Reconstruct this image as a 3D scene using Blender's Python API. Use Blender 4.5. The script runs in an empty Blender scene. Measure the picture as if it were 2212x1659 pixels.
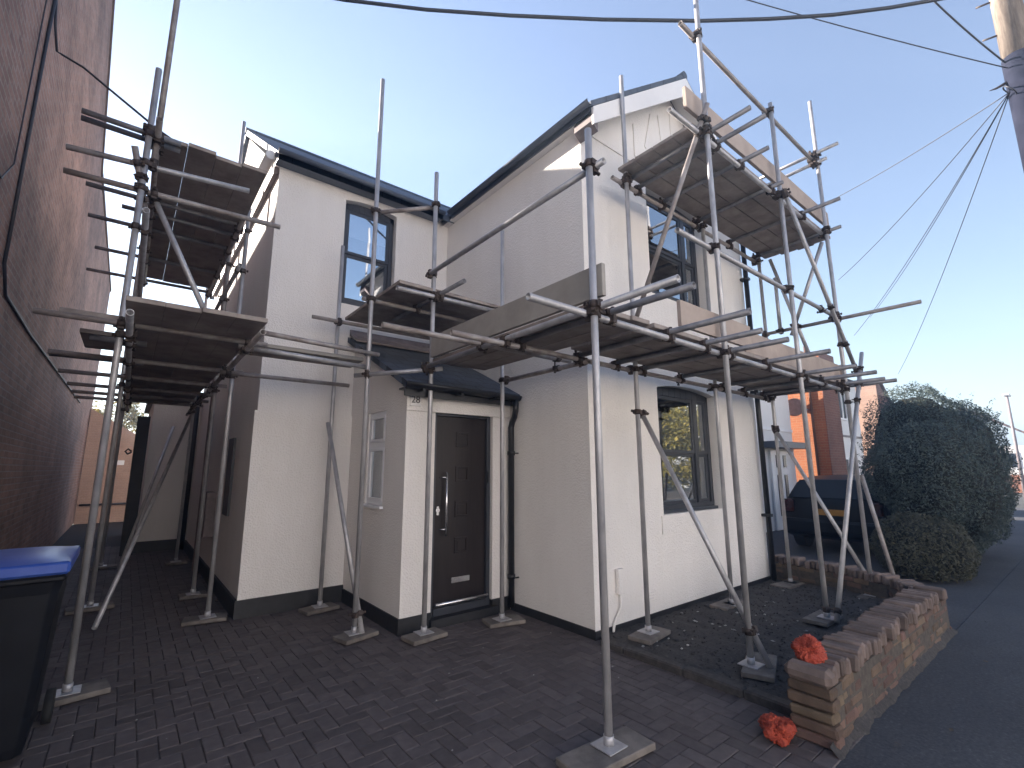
import bpy, bmesh, math, random
from mathutils import Vector, Matrix, noise
R = math.radians
rnd = random.Random(7)
SC = bpy.context.scene
COL = SC.collection

# ------------------------------------------------------------------ camera
cam_d = bpy.data.cameras.new('camera')
cam_d.sensor_width = 36
cam_d.lens = 36 * 1020.678 / 2212
cam_d.clip_start = 0.05
cam_d.clip_end = 3000
cam = bpy.data.objects.new('camera', cam_d)
COL.objects.link(cam)
cr, cu, cf = (Vector((0.77984219, -0.62597182, -0.00233271)), Vector((-0.10770875, -0.13785374, 0.98457868)),
              Vector((0.61664008, 0.76756474, 0.1749268)))
m = Matrix((cr, cu, -cf)).transposed().to_4x4()
m.translation = Vector((-3.6207758, -3.25562039, 1.6))
cam.matrix_world = m
SC.camera = cam

# ------------------------------------------------------------------ sky, sun, exposure
SUN = Vector((-0.32, 0.85, 0.42)).normalized()
world = bpy.data.worlds.new('World')
SC.world = world
world.use_nodes = True
wn = world.node_tree
bg = wn.nodes['Background']
sky = wn.nodes.new('ShaderNodeTexSky')
sky.sky_type = 'NISHITA'
sky.sun_disc = False
sky.sun_elevation = math.asin(SUN.z)
sky.sun_rotation = math.atan2(SUN.x, SUN.y)
sky.altitude = 600
sky.air_density = 1.5
sky.dust_density = 0.5
sky.ozone_density = 3.0
hsv = wn.nodes.new('ShaderNodeHueSaturation')
hsv.inputs['Saturation'].default_value = 0.88
hsv.inputs['Hue'].default_value = 0.511
wn.links.new(sky.outputs[0], hsv.inputs['Color'])
wn.links.new(hsv.outputs[0], bg.inputs[0])
bg.inputs[1].default_value = 0.05
sun_d = bpy.data.lights.new('sun', 'SUN')
sun_d.energy = 5.0
sun_d.angle = R(0.5)
sun_d.color = (1.0, 0.89, 0.78)
sun = bpy.data.objects.new('sun', sun_d)
COL.objects.link(sun)
sun.rotation_euler = SUN.to_track_quat('Z', 'Y').to_euler()
sun.location = (0, 0, 30)
SC.view_settings.view_transform = 'Standard'
SC.view_settings.look = 'None'
SC.view_settings.gamma = 1
SC.view_settings.exposure = 2.42
SC.cycles.max_bounces = 8
SC.cycles.transparent_max_bounces = 12

# ------------------------------------------------------------------ materials
MATS = {}


def base_mat(name, rough=0.6, metal=0.0, spec=0.5):
    mt = bpy.data.materials.new(name)
    mt.use_nodes = True
    nt = mt.node_tree
    b = nt.nodes['Principled BSDF']
    b.inputs['Roughness'].default_value = rough
    b.inputs['Metallic'].default_value = metal
    b.inputs['Specular IOR Level'].default_value = spec
    MATS[name] = mt
    return mt, nt, b


def N(nt, t, **kw):
    n = nt.nodes.new(t)
    for k, v in kw.items():
        setattr(n, k, v)
    return n


def ramp(nt, src, stops):
    r = N(nt, 'ShaderNodeValToRGB')
    e = r.color_ramp.elements
    while len(e) < len(stops):
        e.new(0.5)
    for i, (p, c) in enumerate(stops):
        e[i].position = p
        e[i].color = (*c, 1) if len(c) == 3 else c
    nt.links.new(src, r.inputs[0])
    return r.outputs[0]


def noise_tex(nt, scale, detail=4, rough=0.55, stretch=None, coord='Object'):
    tc = N(nt, 'ShaderNodeTexCoord')
    out = tc.outputs[coord]
    if stretch:
        mp = N(nt, 'ShaderNodeMapping')
        mp.inputs['Scale'].default_value = stretch
        nt.links.new(out, mp.inputs[0])
        out = mp.outputs[0]
    n = N(nt, 'ShaderNodeTexNoise')
    n.inputs['Scale'].default_value = scale
    n.inputs['Detail'].default_value = detail
    n.inputs['Roughness'].default_value = rough
    nt.links.new(out, n.inputs['Vector'])
    return n.outputs['Fac']


def mixc(nt, fac, a, b, mode='MIX'):
    mx = N(nt, 'ShaderNodeMix', data_type='RGBA', blend_type=mode)
    for sock, v in ((mx.inputs[0], fac), (mx.inputs[6], a), (mx.inputs[7], b)):
        if isinstance(v, (int, float)):
            sock.default_value = v
        elif isinstance(v, tuple):
            sock.default_value = (*v, 1)
        else:
            nt.links.new(v, sock)
    return mx.outputs[2]


def bump(nt, b, h, strength=0.3, dist=0.01):
    bp = N(nt, 'ShaderNodeBump')
    bp.inputs['Strength'].default_value = strength
    bp.inputs['Distance'].default_value = dist
    nt.links.new(h, bp.inputs['Height'])
    nt.links.new(bp.outputs[0], b.inputs['Normal'])


def mottled(name, c1, c2, scale=6, rough=0.6, metal=0.0, bscale=None, bstr=0.2, bdist=0.005, stretch=None, lo=0.35, hi=0.65, spec=0.5, isl=0.0):
    mt, nt, b = base_mat(name, rough, metal, spec)
    f = noise_tex(nt, scale, 5, 0.6, stretch)
    c = ramp(nt, f, [(lo, c1), (hi, c2)])
    if isl:
        g = N(nt, 'ShaderNodeNewGeometry')
        v = N(nt, 'ShaderNodeMapRange')
        v.inputs[3].default_value = 1 - isl
        v.inputs[4].default_value = 1 + isl
        nt.links.new(g.outputs['Random Per Island'], v.inputs[0])
        hv = N(nt, 'ShaderNodeHueSaturation')
        nt.links.new(v.outputs[0], hv.inputs['Value'])
        nt.links.new(c, hv.inputs['Color'])
        c = hv.outputs[0]
    nt.links.new(c, b.inputs['Base Color'])
    if bscale:
        bump(nt, b, noise_tex(nt, bscale, 6, 0.65), bstr, bdist)
    return mt


def render_wall(name, c1, c2):
    """painted roughcast: broad faint staining, small lumps"""
    mt, nt, b = base_mat(name, 0.85, 0, 0.25)
    f1 = noise_tex(nt, 0.9, 6, 0.6)
    f2 = noise_tex(nt, 3.5, 5, 0.7, (1, 1, 0.25))
    c = ramp(nt, f1, [(0.3, c2), (0.7, c1)])
    st = ramp(nt, f2, [(0.3, (0.955, 0.95, 0.945)), (0.6, (1, 1, 1))])
    nt.links.new(mixc(nt, 1.0, c, st, 'MULTIPLY'), b.inputs['Base Color'])
    v = N(nt, 'ShaderNodeTexVoronoi')
    tc = N(nt, 'ShaderNodeTexCoord')
    v.inputs['Scale'].default_value = 55
    nt.links.new(tc.outputs['Object'], v.inputs['Vector'])
    n2 = noise_tex(nt, 16, 5, 0.7)
    ad = N(nt, 'ShaderNodeMath', operation='ADD')
    nt.links.new(v.outputs['Distance'], ad.inputs[0])
    nt.links.new(n2, ad.inputs[1])
    bump(nt, b, ad.outputs[0], 0.42, 0.010)
    return mt


def brick_mat(name, c1, c2, mortar, axes='YZ', bw=0.225, rh=0.075, ms=0.010, rough=0.85, dirt=0.5):
    mt, nt, b = base_mat(name, rough, 0, 0.25)
    tc = N(nt, 'ShaderNodeTexCoord')
    sp = N(nt, 'ShaderNodeSeparateXYZ')
    cb = N(nt, 'ShaderNodeCombineXYZ')
    nt.links.new(tc.outputs['Object'], sp.inputs[0])
    nt.links.new(sp.outputs[axes[0]], cb.inputs[0])
    nt.links.new(sp.outputs[axes[1]], cb.inputs[1])
    br = N(nt, 'ShaderNodeTexBrick')
    br.inputs['Scale'].default_value = 1
    br.inputs['Brick Width'].default_value = bw
    br.inputs['Row Height'].default_value = rh
    br.inputs['Mortar Size'].default_value = ms
    br.inputs['Mortar Smooth'].default_value = 0.2
    br.inputs['Bias'].default_value = -0.1
    br.inputs['Color1'].default_value = (*c1, 1)
    br.inputs['Color2'].default_value = (*c2, 1)
    br.inputs['Mortar'].default_value = (*mortar, 1)
    nt.links.new(cb.outputs[0], br.inputs['Vector'])
    f = ramp(nt, noise_tex(nt, 1.1, 7, 0.68), [(0.3, (1 - dirt, 1 - dirt, 1 - dirt)), (0.7, (1.1, 1.1, 1.1))])
    f2 = ramp(nt, noise_tex(nt, 35, 3, 0.6), [(0.3, (0.8, 0.8, 0.8)), (0.7, (1.1, 1.1, 1.1))])
    c = mixc(nt, 1.0, mixc(nt, 1.0, br.outputs['Color'], f, 'MULTIPLY'), f2, 'MULTIPLY')
    nt.links.new(c, b.inputs['Base Color'])
    inv = N(nt, 'ShaderNodeMath', operation='SUBTRACT')
    inv.inputs[0].default_value = 1
    nt.links.new(br.outputs['Fac'], inv.inputs[1])
    ad = N(nt, 'ShaderNodeMath', operation='MULTIPLY_ADD')
    nt.links.new(noise_tex(nt, 60, 4, 0.6), ad.inputs[0])
    ad.inputs[1].default_value = 0.5
    nt.links.new(inv.outputs[0], ad.inputs[2])
    bump(nt, b, ad.outputs[0], 0.6, 0.006)
    return mt


def leaf_mat(name, c1, c2, c3):
    mt, nt, b = base_mat(name, 0.55, 0, 0.35)
    g = N(nt, 'ShaderNodeNewGeometry')
    c = ramp(nt, g.outputs['Random Per Island'], [(0.0, c1), (0.55, c2), (1.0, c3)])
    nt.links.new(c, b.inputs['Base Color'])
    b.inputs['Transmission Weight'].default_value = 0.0
    tr = N(nt, 'ShaderNodeBsdfTranslucent')
    nt.links.new(c, tr.inputs[0])
    mx = N(nt, 'ShaderNodeMixShader')
    mx.inputs[0].default_value = 0.3
    nt.links.new(b.outputs[0], mx.inputs[1])
    nt.links.new(tr.outputs[0], mx.inputs[2])
    nt.links.new(mx.outputs[0], nt.nodes['Material Output'].inputs[0])
    return mt


def glass_mat(name, refl=0.34, tint=(0.75, 0.8, 0.85)):
    mt = bpy.data.materials.new(name)
    mt.use_nodes = True
    nt = mt.node_tree
    nt.nodes.remove(nt.nodes['Principled BSDF'])
    gl = N(nt, 'ShaderNodeBsdfGlossy')
    gl.inputs['Roughness'].default_value = 0.015
    gl.inputs['Color'].default_value = (0.9, 0.95, 1, 1)
    tr = N(nt, 'ShaderNodeBsdfTransparent')
    tr.inputs[0].default_value = (*tint, 1)
    fr = N(nt, 'ShaderNodeFresnel')
    fr.inputs[0].default_value = 1.6
    ad = N(nt, 'ShaderNodeMath', operation='ADD', use_clamp=True)
    ad.inputs[1].default_value = refl
    nt.links.new(fr.outputs[0], ad.inputs[0])
    f = noise_tex(nt, 2.2, 2, 0.5)
    bp = N(nt, 'ShaderNodeBump')
    bp.inputs['Strength'].default_value = 0.04
    bp.inputs['Distance'].default_value = 0.02
    nt.links.new(f, bp.inputs['Height'])
    nt.links.new(bp.outputs[0], gl.inputs['Normal'])
    mx = N(nt, 'ShaderNodeMixShader')
    nt.links.new(ad.outputs[0], mx.inputs[0])
    nt.links.new(tr.outputs[0], mx.inputs[1])
    nt.links.new(gl.outputs[0], mx.inputs[2])
    nt.links.new(mx.outputs[0], nt.nodes['Material Output'].inputs[0])
    MATS[name] = mt
    return mt


def ground_mat(name, c1, c2, speck, scale=90, rough=0.9, patch=0.7):
    mt, nt, b = base_mat(name, rough, 0, 0.3)
    f = noise_tex(nt, scale, 4, 0.7)
    c = ramp(nt, f, [(0.3, c1), (0.62, c2), (0.8, speck)])
    p = ramp(nt, noise_tex(nt, patch, 6, 0.65), [(0.3, (0.7, 0.7, 0.72)), (0.7, (1.15, 1.15, 1.12))])
    nt.links.new(mixc(nt, 1.0, c, p, 'MULTIPLY'), b.inputs['Base Color'])
    bump(nt, b, f, 0.5, 0.006)
    return mt


M_RENDER = render_wall('white_roughcast', (0.81, 0.775, 0.745), (0.775, 0.74, 0.71))
M_PAINT = mottled('white_paint', (0.74, 0.72, 0.71), (0.79, 0.77, 0.76), 2, 0.5)
M_WHITE = mottled('bounce_white_paint', (0.83, 0.82, 0.81), (0.86, 0.85, 0.84), 2, 0.7)  # paint of the added terrace, kept pale to bounce more sun
M_CREAM = mottled('cream_paint', (0.72, 0.62, 0.50), (0.77, 0.67, 0.55), 3, 0.6)
M_PLINTH = mottled('black_plinth_paint', (0.012, 0.013, 0.016), (0.024, 0.025, 0.03), 7, 0.55, bscale=25, bstr=0.4)
M_FRAME = mottled('anthracite_frame', (0.030, 0.034, 0.045), (0.042, 0.046, 0.058), 5, 0.4)
M_BLACK = mottled('black_plastic', (0.010, 0.011, 0.014), (0.018, 0.019, 0.024), 9, 0.38)
M_GUTTER = mottled('dark_grey_gutter', (0.045, 0.056, 0.082), (0.065, 0.076, 0.105), 3, 0.45)
M_PIPE_W = mottled('white_plastic', (0.72, 0.72, 0.72), (0.8, 0.8, 0.8), 4, 0.35)
M_UPVC = mottled('white_upvc', (0.74, 0.74, 0.76), (0.80, 0.80, 0.82), 4, 0.35)
M_GUTTERSKY = mottled('skylit_gutter', (0.085, 0.105, 0.145), (0.11, 0.13, 0.17), 3, 0.45)  # paler copy for the left wing gutter, skylight put into the colour
M_SLATE = brick_mat('slate_roof', (0.085, 0.105, 0.14), (0.11, 0.13, 0.17), (0.03, 0.035, 0.045), 'XY', 0.3, 0.2, 0.006, 0.6, 0.35)
M_TILE = brick_mat('clay_tile_roof', (0.16, 0.085, 0.06), (0.12, 0.07, 0.055), (0.05, 0.03, 0.025), 'XY', 0.2, 0.12, 0.008, 0.8, 0.4)
M_LEAD = mottled('lead_flashing', (0.16, 0.13, 0.13), (0.24, 0.20, 0.20), 8, 0.6)
M_STEEL = mottled('galvanised_steel', (0.31, 0.305, 0.32), (0.50, 0.49, 0.50), 11, 0.42, 0.35, bscale=60, bstr=0.08, stretch=(1, 1, 0.5), lo=0.3, hi=0.7, isl=0.12)
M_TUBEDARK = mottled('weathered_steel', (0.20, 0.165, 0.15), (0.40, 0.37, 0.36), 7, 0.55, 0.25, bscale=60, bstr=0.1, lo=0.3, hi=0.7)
M_TUBESHADE = mottled('shaded_tube', (0.14, 0.14, 0.155), (0.29, 0.285, 0.30), 9, 0.5, 0.35, bscale=60, bstr=0.1, lo=0.3, hi=0.7, isl=0.15)  # transom steel darkened, shade of the unlit undersides put into the colour
M_RUST = mottled('rusty_coupler', (0.035, 0.026, 0.023), (0.10, 0.075, 0.065), 30, 0.6, 0.4)
M_BOARD = mottled('weathered_board', (0.20, 0.165, 0.15), (0.36, 0.315, 0.285), 5, 0.85, stretch=(1, 1, 1), bscale=30, bstr=0.25, lo=0.3, hi=0.7, isl=0.22)
M_TOE = mottled('pale_toe_board', (0.33, 0.265, 0.225), (0.44, 0.36, 0.31), 4, 0.8, bscale=24, bstr=0.2, lo=0.3, hi=0.7, isl=0.08)
M_TOE2 = mottled('grey_toe_board', (0.27, 0.25, 0.225), (0.36, 0.335, 0.305), 4, 0.8, bscale=24, bstr=0.2, lo=0.3, hi=0.7, isl=0.08)
M_SOLE = mottled('grey_sole_timber', (0.11, 0.095, 0.085), (0.20, 0.175, 0.155), 9, 0.9, bscale=40, bstr=0.4)
M_PAVER = mottled('brown_paver', (0.082, 0.069, 0.069), (0.124, 0.105, 0.103), 14, 0.8, bscale=120, bstr=0.35, lo=0.3, hi=0.7, isl=0.19, spec=0.3)
M_JOINT = ground_mat('joint_sand', (0.034, 0.029, 0.028), (0.05, 0.044, 0.042), (0.07, 0.062, 0.058))
M_TARMAC = ground_mat('tarmac', (0.044, 0.046, 0.053), (0.082, 0.084, 0.093), (0.17, 0.17, 0.175), 48)
M_SOIL = ground_mat('dark_gravel', (0.034, 0.031, 0.031), (0.074, 0.068, 0.067), (0.15, 0.145, 0.14), 45)
M_GROUND = ground_mat('distant_ground', (0.05, 0.05, 0.045), (0.08, 0.078, 0.07), (0.1, 0.1, 0.09), 4)
M_STONE = mottled('pale_debris', (0.22, 0.21, 0.21), (0.5, 0.49, 0.47), 30, 0.85, isl=0.35)
M_BRICKN = brick_mat('neighbour_brick', (0.42, 0.245, 0.19), (0.28, 0.16, 0.13), (0.39, 0.31, 0.27), 'YZ', 0.225, 0.075, 0.009, 0.85, 0.5)
M_BRICKF = brick_mat('peach_brick', (0.44, 0.29, 0.22), (0.40, 0.26, 0.20), (0.42, 0.30, 0.24), 'XZ', 0.225, 0.075, 0.008, 0.85, 0.2)
M_BRICKO = brick_mat('orange_brick', (0.40, 0.15, 0.07), (0.34, 0.12, 0.06), (0.38, 0.22, 0.14), 'YZ', 0.225, 0.075, 0.008, 0.85, 0.2)
M_BRICKR = brick_mat('shaded_red_brick', (0.26, 0.12, 0.085), (0.21, 0.095, 0.07), (0.27, 0.18, 0.15), 'XZ', 0.225, 0.075, 0.008, 0.85, 0.25)  # brick for the shaded fronts, shade put into the colour
M_WBRICK = mottled('old_wall_brick', (0.095, 0.060, 0.045), (0.165, 0.105, 0.078), 9, 0.9, bscale=55, bstr=0.8, bdist=0.008, lo=0.3, hi=0.7, isl=0.34)
_nt = M_WBRICK.node_tree
_hv = next(n for n in _nt.nodes if n.type == 'HUE_SAT')
_g = next(n for n in _nt.nodes if n.type == 'NEW_GEOMETRY')
_mr = N(_nt, 'ShaderNodeMapRange')
_ml = N(_nt, 'ShaderNodeMath', operation='FRACT')
_m2 = N(_nt, 'ShaderNodeMath', operation='MULTIPLY')
_m2.inputs[1].default_value = 7.31
_nt.links.new(_g.outputs['Random Per Island'], _m2.inputs[0])
_nt.links.new(_m2.outputs[0], _ml.inputs[0])
_nt.links.new(_ml.outputs[0], _mr.inputs[0])
_mr.inputs[3].default_value = 0.478
_mr.inputs[4].default_value = 0.53
_nt.links.new(_mr.outputs[0], _hv.inputs['Hue'])
M_MORTAR = mottled('crumbly_mortar', (0.055, 0.046, 0.04), (0.10, 0.085, 0.072), 22, 0.95, bscale=60, bstr=0.6)
M_CAP = mottled('old_coping_brick', (0.10, 0.074, 0.064), (0.20, 0.15, 0.13), 6, 0.9, bscale=60, bstr=0.5, lo=0.3, hi=0.7, isl=0.25)
M_EDGE = mottled('dark_edging', (0.04, 0.035, 0.033), (0.08, 0.07, 0.066), 20, 0.85, bscale=60, bstr=0.5)
M_BLUE = mottled('blue_plastic', (0.022, 0.07, 0.36), (0.05, 0.115, 0.44), 5, 0.33)
M_BIN = mottled('black_bin_plastic', (0.005, 0.006, 0.009), (0.009, 0.010, 0.014), 6, 0.5, spec=0.25, bscale=150, bstr=0.15)
M_ORANGE = mottled('orange_sack', (0.34, 0.042, 0.02), (0.50, 0.075, 0.035), 16, 0.5, bscale=40, bstr=0.9, bdist=0.02)
M_CABLE = mottled('black_cable', (0.012, 0.012, 0.018), (0.02, 0.02, 0.03), 10, 0.5)
M_SLEEVE = mottled('black_pole_sleeve', (0.008, 0.010, 0.022), (0.016, 0.018, 0.034), 6, 0.85, bscale=30, bstr=0.4, spec=0.15)
M_WOODPOLE = mottled('pale_pole_wood', (0.13, 0.10, 0.08), (0.30, 0.245, 0.20), 5, 0.9, bscale=30, bstr=0.5, stretch=(4, 4, 0.5))
M_CARP = mottled('black_car_paint', (0.004, 0.0045, 0.006), (0.006, 0.007, 0.009), 3, 0.4, 0.0, spec=0.18)
M_YELLOW = mottled('yellow_plate', (0.26, 0.13, 0.02), (0.32, 0.165, 0.03), 8, 0.4)
M_REDL = mottled('red_lamp_glass', (0.022, 0.006, 0.006), (0.035, 0.009, 0.008), 8, 0.15)
M_RUBBER = mottled('tyre_rubber', (0.012, 0.012, 0.012), (0.02, 0.02, 0.02), 12, 0.8)
M_RIM = mottled('alloy_rim', (0.3, 0.3, 0.32), (0.4, 0.4, 0.42), 12, 0.3, 0.8)
M_CHROME = mottled('brushed_steel', (0.62, 0.62, 0.64), (0.72, 0.72, 0.74), 12, 0.25, 0.9)
M_DOOR = mottled('black_door_skin', (0.014, 0.011, 0.012), (0.022, 0.017, 0.018), 4, 0.42, spec=0.3, bscale=60, bstr=0.05, stretch=(8, 8, 0.5))
M_TEXT = mottled('dark_lettering', (0.04, 0.03, 0.035), (0.05, 0.04, 0.045), 8, 0.6)
M_BLIND = mottled('white_blind', (0.62, 0.64, 0.66), (0.68, 0.7, 0.72), 3, 0.8)
M_CURTAIN = mottled('grey_curtain', (0.22, 0.22, 0.22), (0.3, 0.3, 0.3), 9, 0.9, stretch=(6, 6, 0.3))
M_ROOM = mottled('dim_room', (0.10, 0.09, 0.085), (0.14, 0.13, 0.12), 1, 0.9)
M_GLASS = glass_mat('window_glass')
M_CARGLASS = mottled('tinted_glass', (0.008, 0.010, 0.014), (0.012, 0.014, 0.019), 2, 0.22, spec=0.22)
M_LEAF = leaf_mat('hedge_leaf', (0.046, 0.064, 0.062), (0.075, 0.102, 0.095), (0.11, 0.13, 0.105))
M_LEAFB = leaf_mat('bush_leaf', (0.050, 0.052, 0.034), (0.080, 0.080, 0.052), (0.115, 0.108, 0.072))
M_LEAFY = leaf_mat('autumn_leaf', (0.10, 0.09, 0.015), (0.20, 0.16, 0.025), (0.30, 0.23, 0.04))
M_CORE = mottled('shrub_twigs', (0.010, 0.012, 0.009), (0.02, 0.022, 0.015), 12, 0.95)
M_BARK = mottled('bark', (0.05, 0.04, 0.03), (0.09, 0.075, 0.06), 8, 0.95, bscale=20, bstr=0.6, stretch=(3, 3, 0.5))


# ------------------------------------------------------------------ geometry helpers
class MB:
    def __init__(s):
        s.v = []
        s.f = []
        s.sm = []

    def add(s, vs, fs, smooth=False):
        o = len(s.v)
        s.v += [tuple(v) for v in vs]
        s.f += [tuple(i + o for i in f) for f in fs]
        s.sm += [smooth] * len(fs)
        return s

    def box(s, x0, x1, y0, y1, z0, z1):
        return s.add([(x0, y0, z0), (x1, y0, z0), (x1, y1, z0), (x0, y1, z0), (x0, y0, z1), (x1, y0, z1), (x1, y1, z1), (x0, y1, z1)],
                     [(0, 3, 2, 1), (4, 5, 6, 7), (0, 1, 5, 4), (1, 2, 6, 5), (2, 3, 7, 6), (3, 0, 4, 7)])

    def cbox(s, x0, x1, y0, y1, z0, z1, c=0.01, jit=0.0, rg=None):
        """box with chamfered edges"""
        dx, dy, dz = x1 - x0, y1 - y0, z1 - z0
        c = min(c, dx * .4, dy * .4, dz * .4)
        bm = bmesh.new()
        bmesh.ops.create_cube(bm, size=1)
        for v in bm.verts:
            v.co = Vector((x0 + (v.co.x + .5) * dx, y0 + (v.co.y + .5) * dy, z0 + (v.co.z + .5) * dz))
            if jit and rg:
                v.co += Vector((rg.uniform(-jit, jit), rg.uniform(-jit, jit), rg.uniform(-jit, jit)))
        bmesh.ops.bevel(bm, geom=bm.edges[:], offset=c, segments=1, affect='EDGES', profile=0.5)
        bm.verts.index_update()
        s.add([v.co[:] for v in bm.verts], [[v.index for v in f.verts] for f in bm.faces])
        bm.free()
        return s

    def obox(s, c, ax, ay, az):
        """oriented box: centre and three half-extent vectors"""
        c, ax, ay, az = map(Vector, (c, ax, ay, az))
        vs = [c + i * ax + j * ay + k * az for k in (-1, 1) for (i, j) in ((-1, -1), (1, -1), (1, 1), (-1, 1))]
        return s.add(vs, [(0, 3, 2, 1), (4, 5, 6, 7), (0, 1, 5, 4), (1, 2, 6, 5), (2, 3, 7, 6), (3, 0, 4, 7)])

    def prism(s, poly, axis, a, b):
        """polygon (2D) extruded along axis from a to b. axis x: poly=(y,z); y: (x,z); z: (x,y)"""
        def P(p, t):
            return {'x': (t, p[0], p[1]), 'y': (p[0], t, p[1]), 'z': (p[0], p[1], t)}[axis]
        n = len(poly)
        vs = [P(p, a) for p in poly] + [P(p, b) for p in poly]
        fs = [tuple(range(n)), tuple(range(2 * n - 1, n - 1, -1))]
        fs += [(i, (i + 1) % n, n + (i + 1) % n, n + i) for i in range(n)]
        return s.add(vs, fs)

    def tube(s, p0, p1, r=0.02415, n=14, wall=None, r1=None):
        p0, p1 = Vector(p0), Vector(p1)
        d = (p1 - p0).normalized()
        u = d.orthogonal().normalized()
        w = d.cross(u)
        r1 = r1 or r
        ring = lambda p, rr: [p + (u * math.cos(2 * math.pi * i / n) + w * math.sin(2 * math.pi * i / n)) * rr for i in range(n)]
        o = len(s.v)
        s.v += [tuple(v) for v in ring(p0, r) + ring(p1, r1)]
        for i in range(n):
            j = (i + 1) % n
            s.f.append((o + i, o + j, o + n + j, o + n + i)); s.sm.append(True)
        if wall:
            k = len(s.v)
            ri = r - wall
            dep = min(0.25, (p1 - p0).length * .4)
            s.v += [tuple(v) for v in ring(p0, ri) + ring(p1, ri) + ring(p0 + d * dep, ri) + ring(p1 - d * dep, ri)]
            for i in range(n):
                j = (i + 1) % n
                s.f += [(o + j, o + i, k + i, k + j), (o + n + i, o + n + j, k + n + j, k + n + i),
                        (k + j, k + i, k + 2 * n + i, k + 2 * n + j), (k + n + i, k + n + j, k + 3 * n + j, k + 3 * n + i)]
                s.sm += [False, False, True, True]
            s.f += [tuple(k + 2 * n + i for i in range(n)), tuple(k + 3 * n + n - 1 - i for i in range(n))]
            s.sm += [False, False]
        else:
            s.f += [tuple(o + n - 1 - i for i in range(n)), tuple(o + n + i for i in range(n))]
            s.sm += [False, False]
        return s

    def path(s, pts, r, n=8):
        """one continuous swept tube through points"""
        pts = [Vector(p) for p in pts]
        o = len(s.v)
        up = None
        for i, p in enumerate(pts):
            d = (pts[min(i + 1, len(pts) - 1)] - pts[max(i - 1, 0)]).normalized()
            if up is None:
                up = d.orthogonal().normalized()
            up = (up - d * up.dot(d)).normalized()
            w = d.cross(up)
            rr = r[i] if isinstance(r, (list, tuple)) else r
            s.v += [tuple(p + (up * math.cos(2 * math.pi * k / n) + w * math.sin(2 * math.pi * k / n)) * rr) for k in range(n)]
        for i in range(len(pts) - 1):
            for k in range(n):
                j = (k + 1) % n
                s.f.append((o + i * n + k, o + i * n + j, o + (i + 1) * n + j, o + (i + 1) * n + k)); s.sm.append(True)
        e = o + (len(pts) - 1) * n
        s.f += [tuple(o + n - 1 - k for k in range(n)), tuple(e + k for k in range(n))]
        s.sm += [False, False]
        return s

    def half_gutter(s, p0, p1, r=0.06, n=8, out=(0, -1, 0)):
        """open half-round gutter with wall thickness"""
        p0, p1 = Vector(p0), Vector(p1)
        o_ = Vector(out)
        z = Vector((0, 0, 1))
        pr = [(math.cos(math.pi * i / n), -math.sin(math.pi * i / n)) for i in range(n + 1)]
        prof = [(a * r, b * r) for a, b in pr] + [(a * (r - .006), b * (r - .006)) for a, b in reversed(pr)]
        k = len(prof)
        vs = [p + o_ * a + z * b for p in (p0, p1) for a, b in prof]
        fs = [(i, (i + 1) % k, k + (i + 1) % k, k + i) for i in range(k)]
        fs += [(i, i + 1, k - 2 - i, k - 1 - i) for i in range(n)]
        fs += [(k + i, k + i + 1, 2 * k - 2 - i, 2 * k - 1 - i) for i in range(n)]
        return s.add(vs, fs, True)

    def build(s, name, mat, parent=None, bevel=None):
        me = bpy.data.meshes.new(name)
        me.from_pydata(s.v, [], s.f)
        me.polygons.foreach_set('use_smooth', s.sm)
        bm = bmesh.new()
        bm.from_mesh(me)
        bmesh.ops.recalc_face_normals(bm, faces=bm.faces[:])
        bm.to_mesh(me)
        bm.free()
        me.materials.append(mat)
        o = bpy.data.objects.new(name, me)
        COL.objects.link(o)
        if bevel:
            b = o.modifiers.new('bevel', 'BEVEL')
            b.width = bevel
            b.segments = 2
            b.limit_method = 'ANGLE'
        if parent:
            adopt(o, parent)
        return o


def adopt(o, parent):
    o.parent = parent
    o.matrix_parent_inverse = Matrix.Translation(-parent.location if parent.parent is None else Vector())


def thing(name, label, cat, loc=(0, 0, 0), group=None):
    o = bpy.data.objects.new(name, None)
    o.empty_display_size = 0.2
    COL.objects.link(o)
    o.location = loc
    return tag(o, label, cat, group)


def tag(o, label, cat, group=None, kind=None):
    if label:
        o['label'] = label
    if cat:
        o['category'] = cat
    if group:
        o['group'] = group
    if kind:
        o['kind'] = kind
    return o


def struct(o):
    o['kind'] = 'structure'
    return o


def text_mesh(name, body, size, loc, rot, mat, parent=None, ext=0.002):
    cu_ = bpy.data.curves.new(name, 'FONT')
    cu_.body = body
    cu_.size = size
    cu_.extrude = ext
    cu_.align_x = 'CENTER'
    cu_.align_y = 'CENTER'
    t = bpy.data.objects.new(name, cu_)
    COL.objects.link(t)
    dg = bpy.context.evaluated_depsgraph_get()
    me = bpy.data.meshes.new_from_object(t.evaluated_get(dg))
    bpy.data.objects.remove(t)
    me.transform(Matrix.Translation(loc) @ rot.to_4x4())
    me.materials.clear()
    me.materials.append(mat)
    o = bpy.data.objects.new(name, me)
    COL.objects.link(o)
    if parent:
        adopt(o, parent)
    return o


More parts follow.
